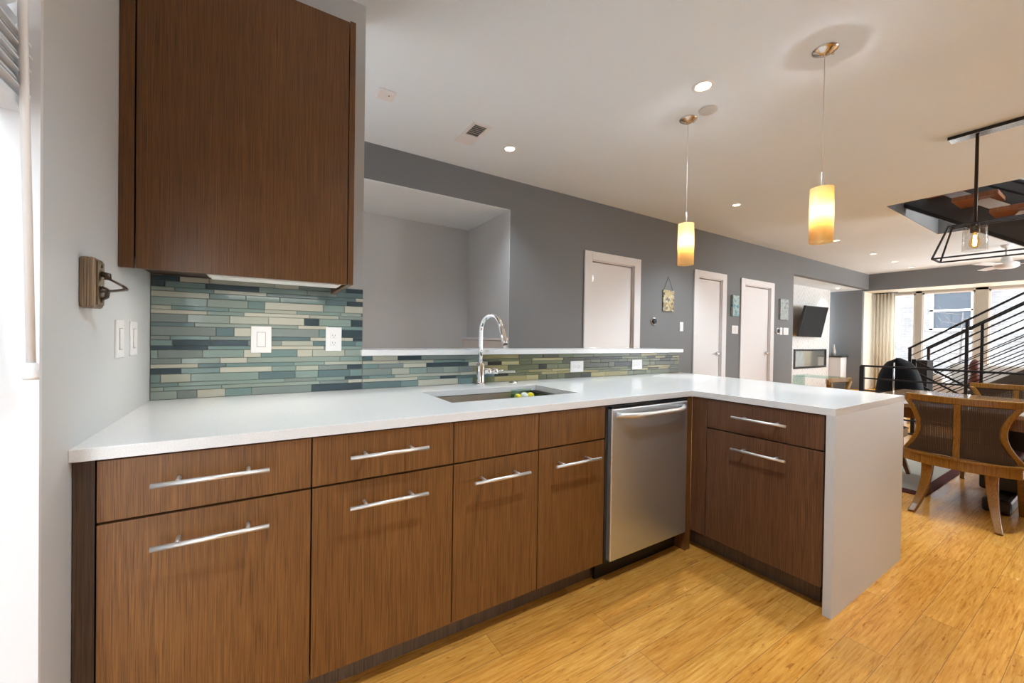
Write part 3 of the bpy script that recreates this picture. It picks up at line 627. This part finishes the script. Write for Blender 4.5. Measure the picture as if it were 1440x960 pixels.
# pendants
SHADE = bpy.data.materials.new('amber_frosted_glass'); SHADE.use_nodes = True; n = SHADE.node_tree.nodes; l = SHADE.node_tree.links; n.clear()
o_ = n.new('ShaderNodeOutputMaterial'); mx = n.new('ShaderNodeMixShader'); t1 = n.new('ShaderNodeBsdfTranslucent'); t2 = n.new('ShaderNodeBsdfPrincipled'); mx.inputs[0].default_value = .25
t1.inputs[0].default_value = (1,.80,.46,1); t2.inputs['Base Color'].default_value = (.9,.74,.46,1); t2.inputs['Roughness'].default_value = .35
l.new(t1.outputs[0], mx.inputs[1]); l.new(t2.outputs[0], mx.inputs[2]); l.new(mx.outputs[0], o_.inputs[0])
def pendant(x, y, label):
    c = thing('pendant_light', (x, y, CZ), label, 'pendant light', 'pendant lights over the peninsula')
    bm = BM(); lathe(bm, [(.066,0),(.066,-.004),(.058,-.010),(.030,-.026),(.010,-.034),(0,-.035)], (x, y, CZ), 36); obj('canopy', bm, NICKD, c)
    bm = BM(); tube(bm, [(x+.03, y-.03, CZ-.017), (x+.03, y-.03, CZ-.030)], .006, 10); obj('canopy_screw', bm, NICKD, c)
    bm = BM(); tube(bm, [(x, y, CZ-.03), (x, y, 2.22)], .0022, 8); obj('cord', bm, mat('clear_cord', (.7,.68,.65), .3), c)
    bm = BM(); tube(bm, [(x, y, 2.22), (x, y, 2.125)], .0055, 12); lathe(bm, [(0,0),(.05,0),(.05,-.004),(0,-.004)], (x, y, 2.122), 24); obj('stem', bm, NICKEL, c)
    bm = BM(); lathe(bm, [(.059,2.125),(.060,1.80),(.0565,1.80),(.0555,2.125)], (x, y, 0), 40, close=True); s_ = obj('lamp_shade', bm, SHADE, c)
    bm = BM(); lathe(bm, [(0,-.05),(.018,-.045),(.026,-.02),(.022,.015),(.012,.04),(0,.045)], (x, y, 1.985), 20); obj('bulb', bm, emit('bulb_glow', (1,.86,.62), 60), c)
    l_ = bpy.data.lights.new('pendant_bulb', 'POINT'); l_.energy = 50; l_.color = (.96,.97,1.0); l_.shadow_soft_size = .03
    o = bpy.data.objects.new('pendant_bulb_lamp', l_); o.location = (0, 0, 2.0-CZ); o.parent = c; C.objects.link(o)
pendant(2.85, 1.05, 'amber glass cylinder pendant nearer the camera, right of the two')
pendant(2.86, 1.96, 'amber glass cylinder pendant farther away, left of the two')

# linear cage chandelier over the table
LX = 4.97; c = thing('linear_chandelier', (LX, .2, CZ), 'black open cage chandelier with a glowing bulb over the dining table', 'chandelier')
obj('canopy', bx(LX-.055, LX+.055, -.55, .92, CZ-.026, CZ), IRON, c, .001); obj('canopy_face', bx(LX-.052, LX+.052, -.547, .917, CZ-.0285, CZ-.0265), mat('polished_steel_face', (.82,.84,.86), .12, 1), c)
for y in (.76, -.40): bm = BM(); tube(bm, [(LX, y, CZ-.028), (LX, y, 2.17)], .011, 12); obj('rod', bm, IRONB, c)
bm = BM(); T = [(LX-.055,.90,2.195),(LX+.055,.90,2.195),(LX+.055,-.55,2.195),(LX-.055,-.55,2.195)]; Bq = [(LX-.13,.98,1.925),(LX+.13,.98,1.925),(LX+.13,-.63,1.925),(LX-.13,-.63,1.925)]
for k in range(4):
    for Q in (T, Bq): bar(bm, Q[k], Q[(k+1)%4], .012, .012)
    bar(bm, T[k], Bq[k], .012, .012, (0,1,0))
bar(bm, (LX, .90, 2.195), (LX, -.55, 2.195), .014, .010); obj('cage', bm, IRON, c)
for y in (.76, .18, -.40):
    bm = BM(); lathe(bm, [(0,2.20),(.026,2.20),(.028,2.165),(.028,2.125),(.022,2.12),(0,2.12)], (LX, y, 0), 20); so = obj('socket', bm, IRONB, c)
    bm = BM(); lathe(bm, [(.070,2.165),(.072,1.975),(.070,1.975),(.068,2.165)], (LX, y, 0), 32, close=True); obj('glass_shade', bm, thinglass('clear_shade_glass', (.93,.93,.92)), c)
    bm = BM(); lathe(bm, [(.013,2.12),(.014,2.10),(.030,2.06),(.034,2.035),(.028,2.01),(.012,1.995),(0,1.992)], (LX, y, 0), 20); bu = obj('bulb', bm, AMBER, c)
    bm = BM(); tube(bm, [(LX, y, 2.10), (LX, y, 2.015)], .010, 8); obj('filament', bm, FIL, bu)
# ceiling fan
c = thing('ceiling_fan', (11.0, 1.31, CZ), 'white ceiling fan far down the room in front of the windows', 'ceiling fan')
bm = BM(); tube(bm, [(11.0,1.31,CZ), (11.0,1.31,2.72)], .02, 12); lathe(bm, [(0,0),(.08,0),(.05,-.05),(0,-.06)], (11.0,1.31,CZ), 24); obj('rod', bm, TRIM, c)
bm = BM(); lathe(bm, [(0,.16),(.05,.15),(.075,.06),(.15,.03),(.15,-.03),(.10,-.06),(0,-.07)], (11.0,1.31,2.60), 24); obj('motor', bm, TRIM, c)
for k in range(3):
    a = R(35+120*k); d_ = Vector((math.cos(a), math.sin(a), 0)); s_ = Vector((-math.sin(a), math.cos(a), .12)); p = Vector((11.0,1.31,2.60)); bm = BM()
    ribbon(bm, [p+d_*.14, p+d_*.3, p+d_*.62], [tuple(s_*.09), tuple(s_*.14), tuple(s_*.12)], .008); obj('blade', bm, TRIM, c)

# ------------------------------------------------------------------ pictures
def blotch(name, stops, scale):
    m = mat(name, stops[0][1], .6); l = m.node_tree.links; mp = coords(m); l.new(ramp(m, noise(m, mp, scale, 5, .7, .5), stops), nt(m)[3].inputs['Base Color']); return m
c = thing('hanging_plaque', (5.1, WY, 1.79), 'gold and brown mosaic plaque hung by a string on the grey wall', 'wall art')
MOS = mat('gold_mosaic', (.4,.3,.15), .4); l = MOS.node_tree.links; vv = MOS.node_tree.nodes.new('ShaderNodeTexVoronoi'); vv.inputs['Scale'].default_value = 28; l.new(coords(MOS).outputs[0], vv.inputs['Vector'])
l.new(ramp(MOS, vv.outputs['Color'], [(.2, (.10,.08,.06)), (.45, (.40,.29,.12)), (.7, (.55,.48,.30)), (.85, (.25,.25,.22))]), nt(MOS)[3].inputs['Base Color'])
obj('panel', bx(4.98, 5.23, WY-.02, WY-.002, 1.63, 1.935), MOS, c, .002)
bm = BM(); tube(bm, [(5.0,WY-.01,1.935),(5.105,WY-.006,2.14),(5.21,WY-.01,1.935)], .0028, 6); obj('string', bm, mat('brown_string', (.16,.12,.08), .8), c)
tag(obj('canvas', bx(6.79, 6.985, WY-.04, WY-.001, 1.63, 1.985), blotch('turquoise_canvas', [(.3, (.05,.12,.16)), (.45, (.12,.32,.38)), (.55, (.45,.52,.50)), (.7, (.16,.36,.32))], 9), None, .002), 'narrow turquoise canvas between the middle and last doors', 'painting')
tag(obj('canvas', bx(8.46, 8.78, WY-.035, WY-.001, 1.63, 2.03), blotch('grey_blue_canvas', [(.35, (.10,.13,.14)), (.5, (.42,.45,.43)), (.65, (.20,.24,.25))], 14), None, .002), 'pale grey blue canvas between the last door and the fireplace alcove', 'painting')

# ------------------------------------------------------------------ television and fireplace
c = thing('television', (11.3, 4.2, 1.68), 'black flat television tilted out on an arm over the fireplace', 'television')
TL, TR, BR_, BL_ = Vector((10.60,4.16,2.045)), Vector((11.93,4.20,2.07)), Vector((11.90,4.33,1.325)), Vector((10.57,4.29,1.33))
bm = BM(); nrm = (TR-TL).cross(BL_-TL).normalized(); nrm = nrm if nrm.y < 0 else -nrm
def slab(bm, q, n_, t_):
    a = [bm.verts.new(p) for p in q]; b__ = [bm.verts.new(p - n_*t_) for p in q]; bm.faces.new(a); bm.faces.new(b__[::-1])
    for k in range(4): bm.faces.new((a[k], b__[k], b__[(k+1)%4], a[(k+1)%4]))
slab(bm, (TL, TR, BR_, BL_), nrm, .05); obj('body', bm, BLACK, c, .004)
bm = BM(); cen = (TL+BR_)/2; slab(bm, [cen+(p-cen)*.965+nrm*.0025 for p in (TL, TR, BR_, BL_)], nrm, .002); obj('screen', bm, mat('dark_screen', (.010,.010,.012), .45, Specular_IOR_Level=.12), c)
bm = BM(); bar(bm, (11.2,4.30,1.72), (11.2,4.449,1.72), .08, .30); obj('mount_arm', bm, IRON, c)
c = thing('fireplace', (11.6, BY, FZ0), 'glass fronted linear fireplace set in the white herringbone wall', 'fireplace')
bm = BM(); e_ = .06
for a in ((FX0,FX1,FZ0,FZ0+.05),(FX0,FX1,FZ1-.04,FZ1),(FX0,FX0+e_,FZ0+.05,FZ1-.04),(FX1-e_,FX1,FZ0+.05,FZ1-.04)): box(bm, a[0], a[1], BY-.02, BY+.02, a[2], a[3])
obj('surround', bm, IRON, c, .002)
bm = BM(); box(bm, FX0, FX1, BY+.28, BY+.30, FZ0, FZ1); box(bm, FX0, FX1, BY+.02, BY+.28, FZ0, FZ0+.02); obj('firebox', bm, mat('firebox_lining', (.34,.34,.31), .6), c)
obj('glass', bx(FX0+e_, FX1-e_, BY, BY+.006, FZ0+.05, FZ1-.04), mat('mirror_glass', (.52,.55,.52), .10, .85), c)
c = thing('low_cabinet', (12.95, 4.5, 0), 'low white cabinet with a dark top in the fireplace alcove corner', 'cabinet')
obj('body', bx(12.74, XE-.005, 4.20, 4.88, 0, .82), TRIM, c, .003); obj('top', bx(12.72, XE-.003, 4.17, 4.89, .82, .86), mat('dark_stone', (.05,.045,.04), .3), c, .002)
c = thing('vase', (12.93, 4.4, .86), 'slender grey vase on the dark top of the low cabinet', 'vase')
bm = BM(); lathe(bm, [(0,0),(.045,0),(.06,.08),(.03,.2),(.022,.27),(.03,.3)], (12.86, 4.40, .8605), 20); obj('body', bm, mat('grey_glaze', (.35,.33,.30), .3), c)

# ------------------------------------------------------------------ sheer curtain
SHEER = bpy.data.materials.new('ivory_sheer'); SHEER.use_nodes = True; n = SHEER.node_tree.nodes; l = SHEER.node_tree.links; n.clear()
o_ = n.new('ShaderNodeOutputMaterial'); mx = n.new('ShaderNodeMixShader'); mx.inputs[0].default_value = .5; a_ = n.new('ShaderNodeBsdfDiffuse'); b_ = n.new('ShaderNodeBsdfTranslucent'); a_.inputs[0].default_value = (.88,.84,.76,1); b_.inputs[0].default_value = (.88,.83,.74,1)
l.new(a_.outputs[0], mx.inputs[1]); l.new(b_.outputs[0], mx.inputs[2]); l.new(mx.outputs[0], o_.inputs[0])
def curtain(y0, y1, folds, label, x=13.80):
    c = thing('curtain', (x, (y0+y1)/2, BZ), label, 'curtain'); bm = BM(); n_ = folds*8; rows = []
    for z_ in (.03, 1.2, BZ-.03):
        rows.append([bm.verts.new((x+.035*math.sin(2*math.pi*folds*k/n_)*(1.1 if z_ < 1 else .8), y0+(y1-y0)*k/n_, z_)) for k in range(n_+1)])
    for i in range(2):
        for k in range(n_): f = bm.faces.new((rows[i][k], rows[i][k+1], rows[i+1][k+1], rows[i+1][k])); f.smooth = True
    o = obj('panel', bm, SHEER, c); md = o.modifiers.new('solid', 'SOLIDIFY'); md.thickness = .003
    bm = BM(); tube(bm, [(x, y0-.05, BZ-.02), (x, y1+.0, BZ-.02)], .012, 10); obj('rod', bm, IRON, c)
curtain(3.44, 3.86, 6, 'ivory sheer curtain at the left end of the far windows')

# ------------------------------------------------------------------ stairs
c = thing('upper_staircase', (8, .4, 2.3), 'dark steel staircase with brown treads rising through the ceiling opening', 'staircase')
SLATE = mat('dark_grey_steel', (.075,.072,.072), .4, .2); TREAD = oak('tread_wood', (.20,.07,.025), (.30,.115,.045), (.42,.17,.07), .4)
sl = (3.245-2.46)/(1.95-.83)
bm = BM()
def plank(bm, x0, x1, y0, z0, y1, z1, h):
    v = [bm.verts.new(p) for p in ((x0,y0,z0),(x1,y0,z0),(x1,y1,z1),(x0,y1,z1),(x0,y0,z0+h),(x1,y0,z0+h),(x1,y1,z1+h),(x0,y1,z1+h))]
    for q in ((0,3,2,1),(4,5,6,7),(0,1,5,4),(1,2,6,5),(2,3,7,6),(3,0,4,7)): bm.faces.new([v[i] for i in q])
plank(bm, 7.45, 7.50, 2.1, 3.29, -1.2, 3.29-sl*3.3, .75); obj('stringer', bm, SLATE, c)
bm = BM(); plank(bm, 7.42, 7.53, 2.1, 3.28, -1.2, 3.28-sl*3.3, .05); obj('stringer_flange', bm, IRON, c)
for k in range(6):
    y = 1.27+.29-k*.295; z_ = 2.91+.20-k*.205
    if z_ > 3.2: continue
    tr_ = obj('tread', bx(7.0, 7.445, y-.36, y, z_, z_+.05), TREAD, c, .003)
    bm = BM(); bar(bm, (7.15, y-.20, z_-.002), (7.15, y-.40, z_-.155), .10, .012, (1,0,0)); obj('bracket', bm, NICKEL, tr_)
bm = BM()
for k in range(9): bar(bm, (7.05, 1.55, 3.42+k*.12), (7.05, -1.2, 3.42+k*.12-sl*2.75), .012, .022)
for k in range(4): bar(bm, (7.05, 1.45-.8*k, 3.2-sl*(.1+.8*k)), (7.05, 1.45-.8*k, 4.4-sl*(.1+.8*k)), .03, .03, (0,1,0))
obj('railing', bm, IRON, c)
c = thing('lower_staircase', (9.5, .8, 0), 'dark staircase rising to the right behind the guard rail, before the windows', 'staircase')
sl2 = .70; Y0s = 2.05
bm = BM(); plank(bm, 9.02, 9.06, Y0s-.2, -.02, -1.8, -.02+sl2*(Y0s-.2+1.8), .22); obj('stringer', bm, SLATE, c)
bm = BM(); plank(bm, 10.0, 10.04, Y0s-.2, -.02, -1.8, -.02+sl2*(Y0s-.2+1.8), .22); obj('stringer', bm, SLATE, c)
for k in range(13):
    y = Y0s-.22-k*.28; obj('tread', bx(9.06, 10.0, y-.30, y, .19*(k+1)-.02, .19*(k+1)+.02), TREAD, c, .002)
for X in (9.0, 10.06):
    r_ = obj('handrail', bar(BM(), (X, Y0s+.02, 1.12), (X, -1.8, 1.12+sl2*(Y0s+1.82)), .04, .026 if X < 9.5 else .05), IRON, c)
    for k in range(5):
        y = Y0s-k*.62+.0; y = y if k else Y0s; bm = BM(); bar(bm, (X, y, 0 if k == 0 else max(0, .20+sl2*(Y0s-y)-.35)), (X, y, 1.13+sl2*(Y0s-y)), .035, .035, (0,1,0)); obj('post', bm, IRON, r_)
    for k in range(8):
        z_ = 1.12-.12*(k+1); bm = BM(); bar(bm, (X, Y0s, z_), (X, -1.8, z_+sl2*(Y0s+1.8)), .012, .013); obj('rail', bm, IRON, r_)
# guard rail
GX = 6.3; c = thing('guard_rail', (GX, 0, 0), 'black horizontal bar guard rail behind the dining table', 'railing')
obj('top_rail', bar(BM(), (GX, 1.87, .922), (GX, -2.4, .922), .04, .022), IRON, c)
for k in range(5): obj('rail', bar(BM(), (GX, 1.86, .922-.15*(k+1)), (GX, -2.4, .922-.15*(k+1)), .014, .018), IRON, c)
for y in (1.86, .55, -.8, -2.2): obj('post', bar(BM(), (GX, y, 0), (GX, y, .92), .042, .042, (0,1,0)), IRON, c)
c = thing('descending_rail', (6.9, .8, 0), 'black stair railing sloping down to the right behind the guard rail', 'railing')
for k in range(5):
    z_ = .98-.14*k; obj('rail', bar(BM(), (7.3, 1.62, z_), (7.3, 1.62-z_/.62, .0), .016, .022), IRON, c)
obj('post', bar(BM(), (7.3, 1.62, 0), (7.3, 1.62, 1.0), .04, .04, (0,1,0)), IRON, c)

# ------------------------------------------------------------------ dining table and chairs
TW = oak('table_wood', (.20,.075,.025), (.30,.13,.045), (.38,.18,.065), .22); HONEY = oak('honey_chair_wood', (.27,.115,.018), (.32,.145,.024), (.38,.18,.034), .25)
DKW = mat('dark_pedestal_wood', (.03,.018,.012), .35)
tb = thing('dining_table', (4.85, .05, 0), 'glossy brown wooden dining table behind the white peninsula', 'table')
obj('tabletop', bx(4.17, 5.50, -1.35, 1.30, .715, .745), mat('glossy_table_top', (.30,.17,.09), .08), tb, .006, seg=3)
obj('apron', cells([4.24,4.27,5.40,5.43], [-1.28,-1.25,1.19,1.22], {(1,1)}, .63, .7145), TW, tb)
for y in (.55, -.65):
    bm = BM(); box(bm, 4.70, 5.0, y-.12, y+.12, .10, .7145); pe = obj('pedestal', bm, DKW, tb, .02)
    bm = BM(); box(bm, 4.45, 5.25, y-.07, y+.07, .0, .10); obj('foot', bm, DKW, pe, .02)
def arc(x, hw, depth, z, n_=11, y0=0):
    return [(x + depth*(abs(2*k/(n_-1)-1)**2), y0 + hw*(2*k/(n_-1)-1), z) for k in range(n_)]
def chair(label, loc, rz):
    """back towards -x, seat towards +x, origin at floor under the back"""
    c = thing('dining_chair', (0,0,0), label, 'chair', 'cane back dining chairs')
    L = dict(local=True)
    # top rail
    bm = BM(); top = arc(0, .272, .075, .815, 15); ribbon(bm, top, [(0,0,.048)]*15, [.020+.012*(1-abs(2*k/14-1)) for k in range(15)]); obj('top_rail', bm, HONEY, c, .006, **L)
    # seat frame: rear bow and sides, two-step rail
    bm = BM(); rear = arc(.0, .262, .07, .378, 15)
    ring = rear + [(.30, .272, .378), (.46, .265, .378), (.50, .22, .378), (.505, 0, .378), (.50, -.22, .378), (.46, -.265, .378), (.30, -.272, .378)]
    def loop(bm, pts, h, t_):
        pts = [Vector(p) for p in pts]; n_ = len(pts); rr_ = []
        for i, p in enumerate(pts):
            d = (pts[(i+1) % n_]-pts[i-1]).normalized(); s_ = Vector((d.y, -d.x, 0)).normalized()*t_/2
            rr_.append([bm.verts.new(p+a*s_+Vector((0,0,b_*h/2))) for a, b_ in ((-1,-1),(1,-1),(1,1),(-1,1))])
        for i in range(n_):
            for k in range(4): bm.faces.new((rr_[i][k], rr_[i][(k+1)%4], rr_[(i+1)%n_][(k+1)%4], rr_[(i+1)%n_][k]))
    loop(bm, ring, .062, .03); loop(bm, [(p[0]-.006 if p[0] < .1 else p[0], p[1], .418) for p in ring], .018, .042); obj('seat_frame', bm, HONEY, c, .004, **L)
    bm = BM(); f = bm.faces.new([bm.verts.new((p[0]*.94+.02, p[1]*.93, .424)) for p in ring]); e = bmesh.ops.extrude_face_region(bm, geom=[f])
    bmesh.ops.translate(bm, verts=[v for v in e['geom'] if isinstance(v, bmesh.types.BMVert)], vec=(0,0,.04)); obj('seat_cushion', bm, mat('dark_red_cushion', (.10,.012,.012), .8) if 'dark_red_cushion' not in bpy.data.materials else bpy.data.materials['dark_red_cushion'], c, .012, **L)
    # lyre side stiles
    for s in (-1, 1):
        pts = []; wd = []; N = 15
        for k in range(N):
            u = k/(N-1); z = .80-.375*u; inn = .075*math.sin(math.pi*min(1, u*1.0))**1.0
            y = s*(.262-inn+.012*u); x = .072-.02*math.sin(math.pi*u)+.05*u*u; pts.append((x, y, z)); wd.append((.012, s*.034+.0, 0))
        bm = BM(); ribbon(bm, pts, wd, .030); obj('stile', bm, HONEY, c, .006, **L)
    bm = BM(); ribbon(bm, [(.002,0,.80),(.010,0,.6),(.002,0,.42)], (0,.034,0), .02); obj('splat', bm, HONEY, c, .003, **L)
    # woven cane panels
    CN = bpy.data.materials.get('woven_cane') or mat('woven_cane', (.060,.028,.009), .6)
    for s in (-1, 1):
        bm = BM(); 
        def inner(z):
            u = (.80-z)/.375; return .262-.075*math.sin(math.pi*u)+.012*u-.012
        def sx_(y): return .005+.065*(y/.262)**2
        z = .435
        while z < .79:
            w_ = inner(z); q = [(sx_(s*(.015+(w_-.015)*k/6)), s*(.015+(w_-.015)*k/6), z) for k in range(7)]
            ribbon(bm, q, (0,0,.0066), .0016); z += .0088
        y = .019
        while y < .245:
            seg_ = [z_ for z_ in [.43+.01*k for k in range(37)] if inner(z_) > y]
            runs = []; 
            for z_ in seg_:
                if runs and z_-runs[-1][-1] < .015: runs[-1].append(z_)
                else: runs.append([z_])
            for r_ in runs:
                if len(r_) > 1: ribbon(bm, [(sx_(y)-.0017, s*y, r_[0]), (sx_(y)-.0017, s*y, r_[-1])], (0,.0062,0), .0016)
            y += .0088
        obj('cane_panel', bm, CN, c, **L)
    # sabre legs
    for s in (-1, 1):
        N = 9; pts = [(.055-.13*(k/8)**2.4+.02, s*(.150+.052*(k/8)**2.2), .36-.36*k/8) for k in range(N)]
        bm = BM(); ribbon(bm, pts, [(0, .060-.026*k/8, 0) for k in range(N)], [.056-.020*k/8 for k in range(N)]); obj('leg', bm, HONEY, c, .005, **L)
        pts = [(.455+.07*(k/8)**1.9, s*.235, .36-.36*k/8) for k in range(N)]
        bm = BM(); ribbon(bm, pts, [(0, .044-.014*k/8, 0) for k in range(N)], [.05-.018*k/8 for k in range(N)]); obj('leg', bm, HONEY, c, .005, **L)
    c.location = loc; c.rotation_euler = (0,0,rz); return c
ch = chair('honey wood dining chair with split cane back, nearest, beside the white end panel', (4.02, .675, 0), 0)
k1 = copy_tree(ch); k1.location = (5.86, .62, 0); k1.rotation_euler = (0,0,math.pi); k1['label'] = 'dining chair across the table, its cane back below the stair rails'
k2 = copy_tree(ch); k2.location = (4.80, 1.66, .011); k2.rotation_euler = (0,0,R(-90)); k2['label'] = 'reddish dining chair at the table head, showing just above the worktop by the fireplace'
k3 = copy_tree(ch); k3.location = (4.00, -.12, 0); k3.rotation_euler = (0,0,R(0)); k3['label'] = 'dining chair at the right picture edge, next to the nearest one, front leg showing'

RUG = mat('cream_rug', (.60,.55,.45), .95); 
rg = thing('area_rug', (5, 0, 0), 'cream rug with a dark red edge at the head of the dining table', 'rug')
obj('border', bx(4.42, 6.2, .90, 2.6, .0005, .007), mat('dark_red_border', (.12,.02,.015), .9), rg); obj('field', bx(4.52, 6.1, .97, 2.5, .0072, .010), RUG, rg)
# glass table beyond the peninsula
c = thing('glass_console', (6.4, 2.35, 0), 'clear glass console table near the tiled fireplace wall', 'table')
obj('top', bx(6.2, 6.55, 2.12, 2.58, .735, .75), TGLASS, c, .002)
for a in ((6.2,6.55,2.565,2.58),(6.2,6.55,2.12,2.135)): obj('side', bx(*a, 0, .7345), TGLASS, c)
obj('shelf', bx(6.21, 6.54, 2.136, 2.564, .30, .312), TGLASS, c)
# black high back chair
c = thing('armchair', (7.0, 1.69, 0), 'black rounded high-back chair behind the guard rail', 'chair')
LEA = mat('black_leather', (.005,.006,.008), .6, Specular_IOR_Level=.15)
bm = BM(); N = 12; rings = []
for k in range(N+1):
    u = k/N; z = .36+.66*u; hw = .235*(1-u**3.6)**.5*(1-.12*u)+.001; x = 6.86+.05*(1-u)
    rings.append([bm.verts.new((x+dx*.05*(1-.5*u)+ (.10*((2*j/8-1)**2) if True else 0), 1.685+hw*(2*j/8-1), z)) for j, dx in [(j, -1) for j in range(9)] + [(j, 1) for j in range(8, -1, -1)]])
for i in range(N):
    for k in range(18): f = bm.faces.new((rings[i][k], rings[i][(k+1)%18], rings[i+1][(k+1)%18], rings[i+1][k])); f.smooth = True
bm.faces.new(rings[0][::-1]); bm.faces.new(rings[-1]); obj('backrest', bm, LEA, c)
obj('seat', bx(6.9, 7.26, 1.43, 1.94, .34, .44), LEA, c, .04, seg=4)
bm = BM(); tube(bm, [(6.807, 1.69, .36), (6.79, 1.69, .6), (6.785, 1.69, .9), (6.80,1.69,.96)], .008, 8); obj('highlight_strip', bm, CHROME, c)  # bright strip modelled for the highlight down the leather back
for dx, dy in ((6.95,1.5),(6.95,1.88),(7.22,1.5),(7.22,1.88)): bm = BM(); tube(bm, [(dx,dy,.345),(dx,dy,0)], .014, 10); obj('leg', bm, CHROME, c)
# living-room pieces beyond the rails
c = thing('side_cabinet', (8.4, 1.76, 0), 'narrow black column cabinet behind the stair railing', 'cabinet')
obj('body', bx(8.3, 8.6, 1.70, 1.84, 0, .96), BLACK, c, .004); obj('door', bx(8.295, 8.2995, 1.71, 1.83, .04, .93), IRON, c)
c = thing('sofa', (12, .9, 0), 'pale sofa in front of the far windows', 'sofa'); SF = mat('pale_upholstery', (.62,.60,.57), .9)
obj('base', bx(11.6, 12.5, -.4, 2.2, .06, .40), SF, c, .04, seg=3); obj('backrest', bx(12.3, 12.55, -.4, 2.2, .40, .80), SF, c, .06, seg=3)
for y in (-.5, 2.15): obj('armrest', bx(11.6, 12.5, y, y+.2, .06, .60), SF, c, .05, seg=3)
for y, s_ in ((.75, 1), (.1, 1)):
    tag(obj('cushion', bx(12.05, 12.24, y-.24, y+.24, .41, .86), mat('tan_cushion', (.42,.28,.13), .85), None, .08, seg=4), 'tan cushion leaning on the pale sofa, ' + ('nearer the curtain' if y > .5 else 'nearer the right picture edge'), 'cushion')
c = thing('coffee_table', (9.0, .45, 0), 'black topped side table with white edge beyond the stair railing', 'table')
obj('top', bx(10.4, 11.1, -.2, .95, .70, .74), PLATE, c, .003); obj('drawer_box', bx(10.42, 11.08, -.18, .93, .52, .6995), BLACK, c, .003)
for x, y in ((10.45,-.15),(10.45,.88),(11.03,-.15),(11.03,.88)): obj('leg', bx(x, x+.04, y, y+.04, 0, .5195), IRON, c)
c = thing('floor_statue', (10.8, 1.6, 0), 'dark red brown carved figure standing behind the stair rails', 'statue')
bm = BM(); lathe(bm, [(0,0),(.14,0),(.15,.04),(.05,.10),(.04,.35),(.09,.5),(.05,.66),(.08,.78),(.06,.88),(.03,.93),(0,.95)], (10.85, 1.62, 0), 20); obj('figure', bm, mat('red_brown_wood', (.12,.03,.02), .4), c)
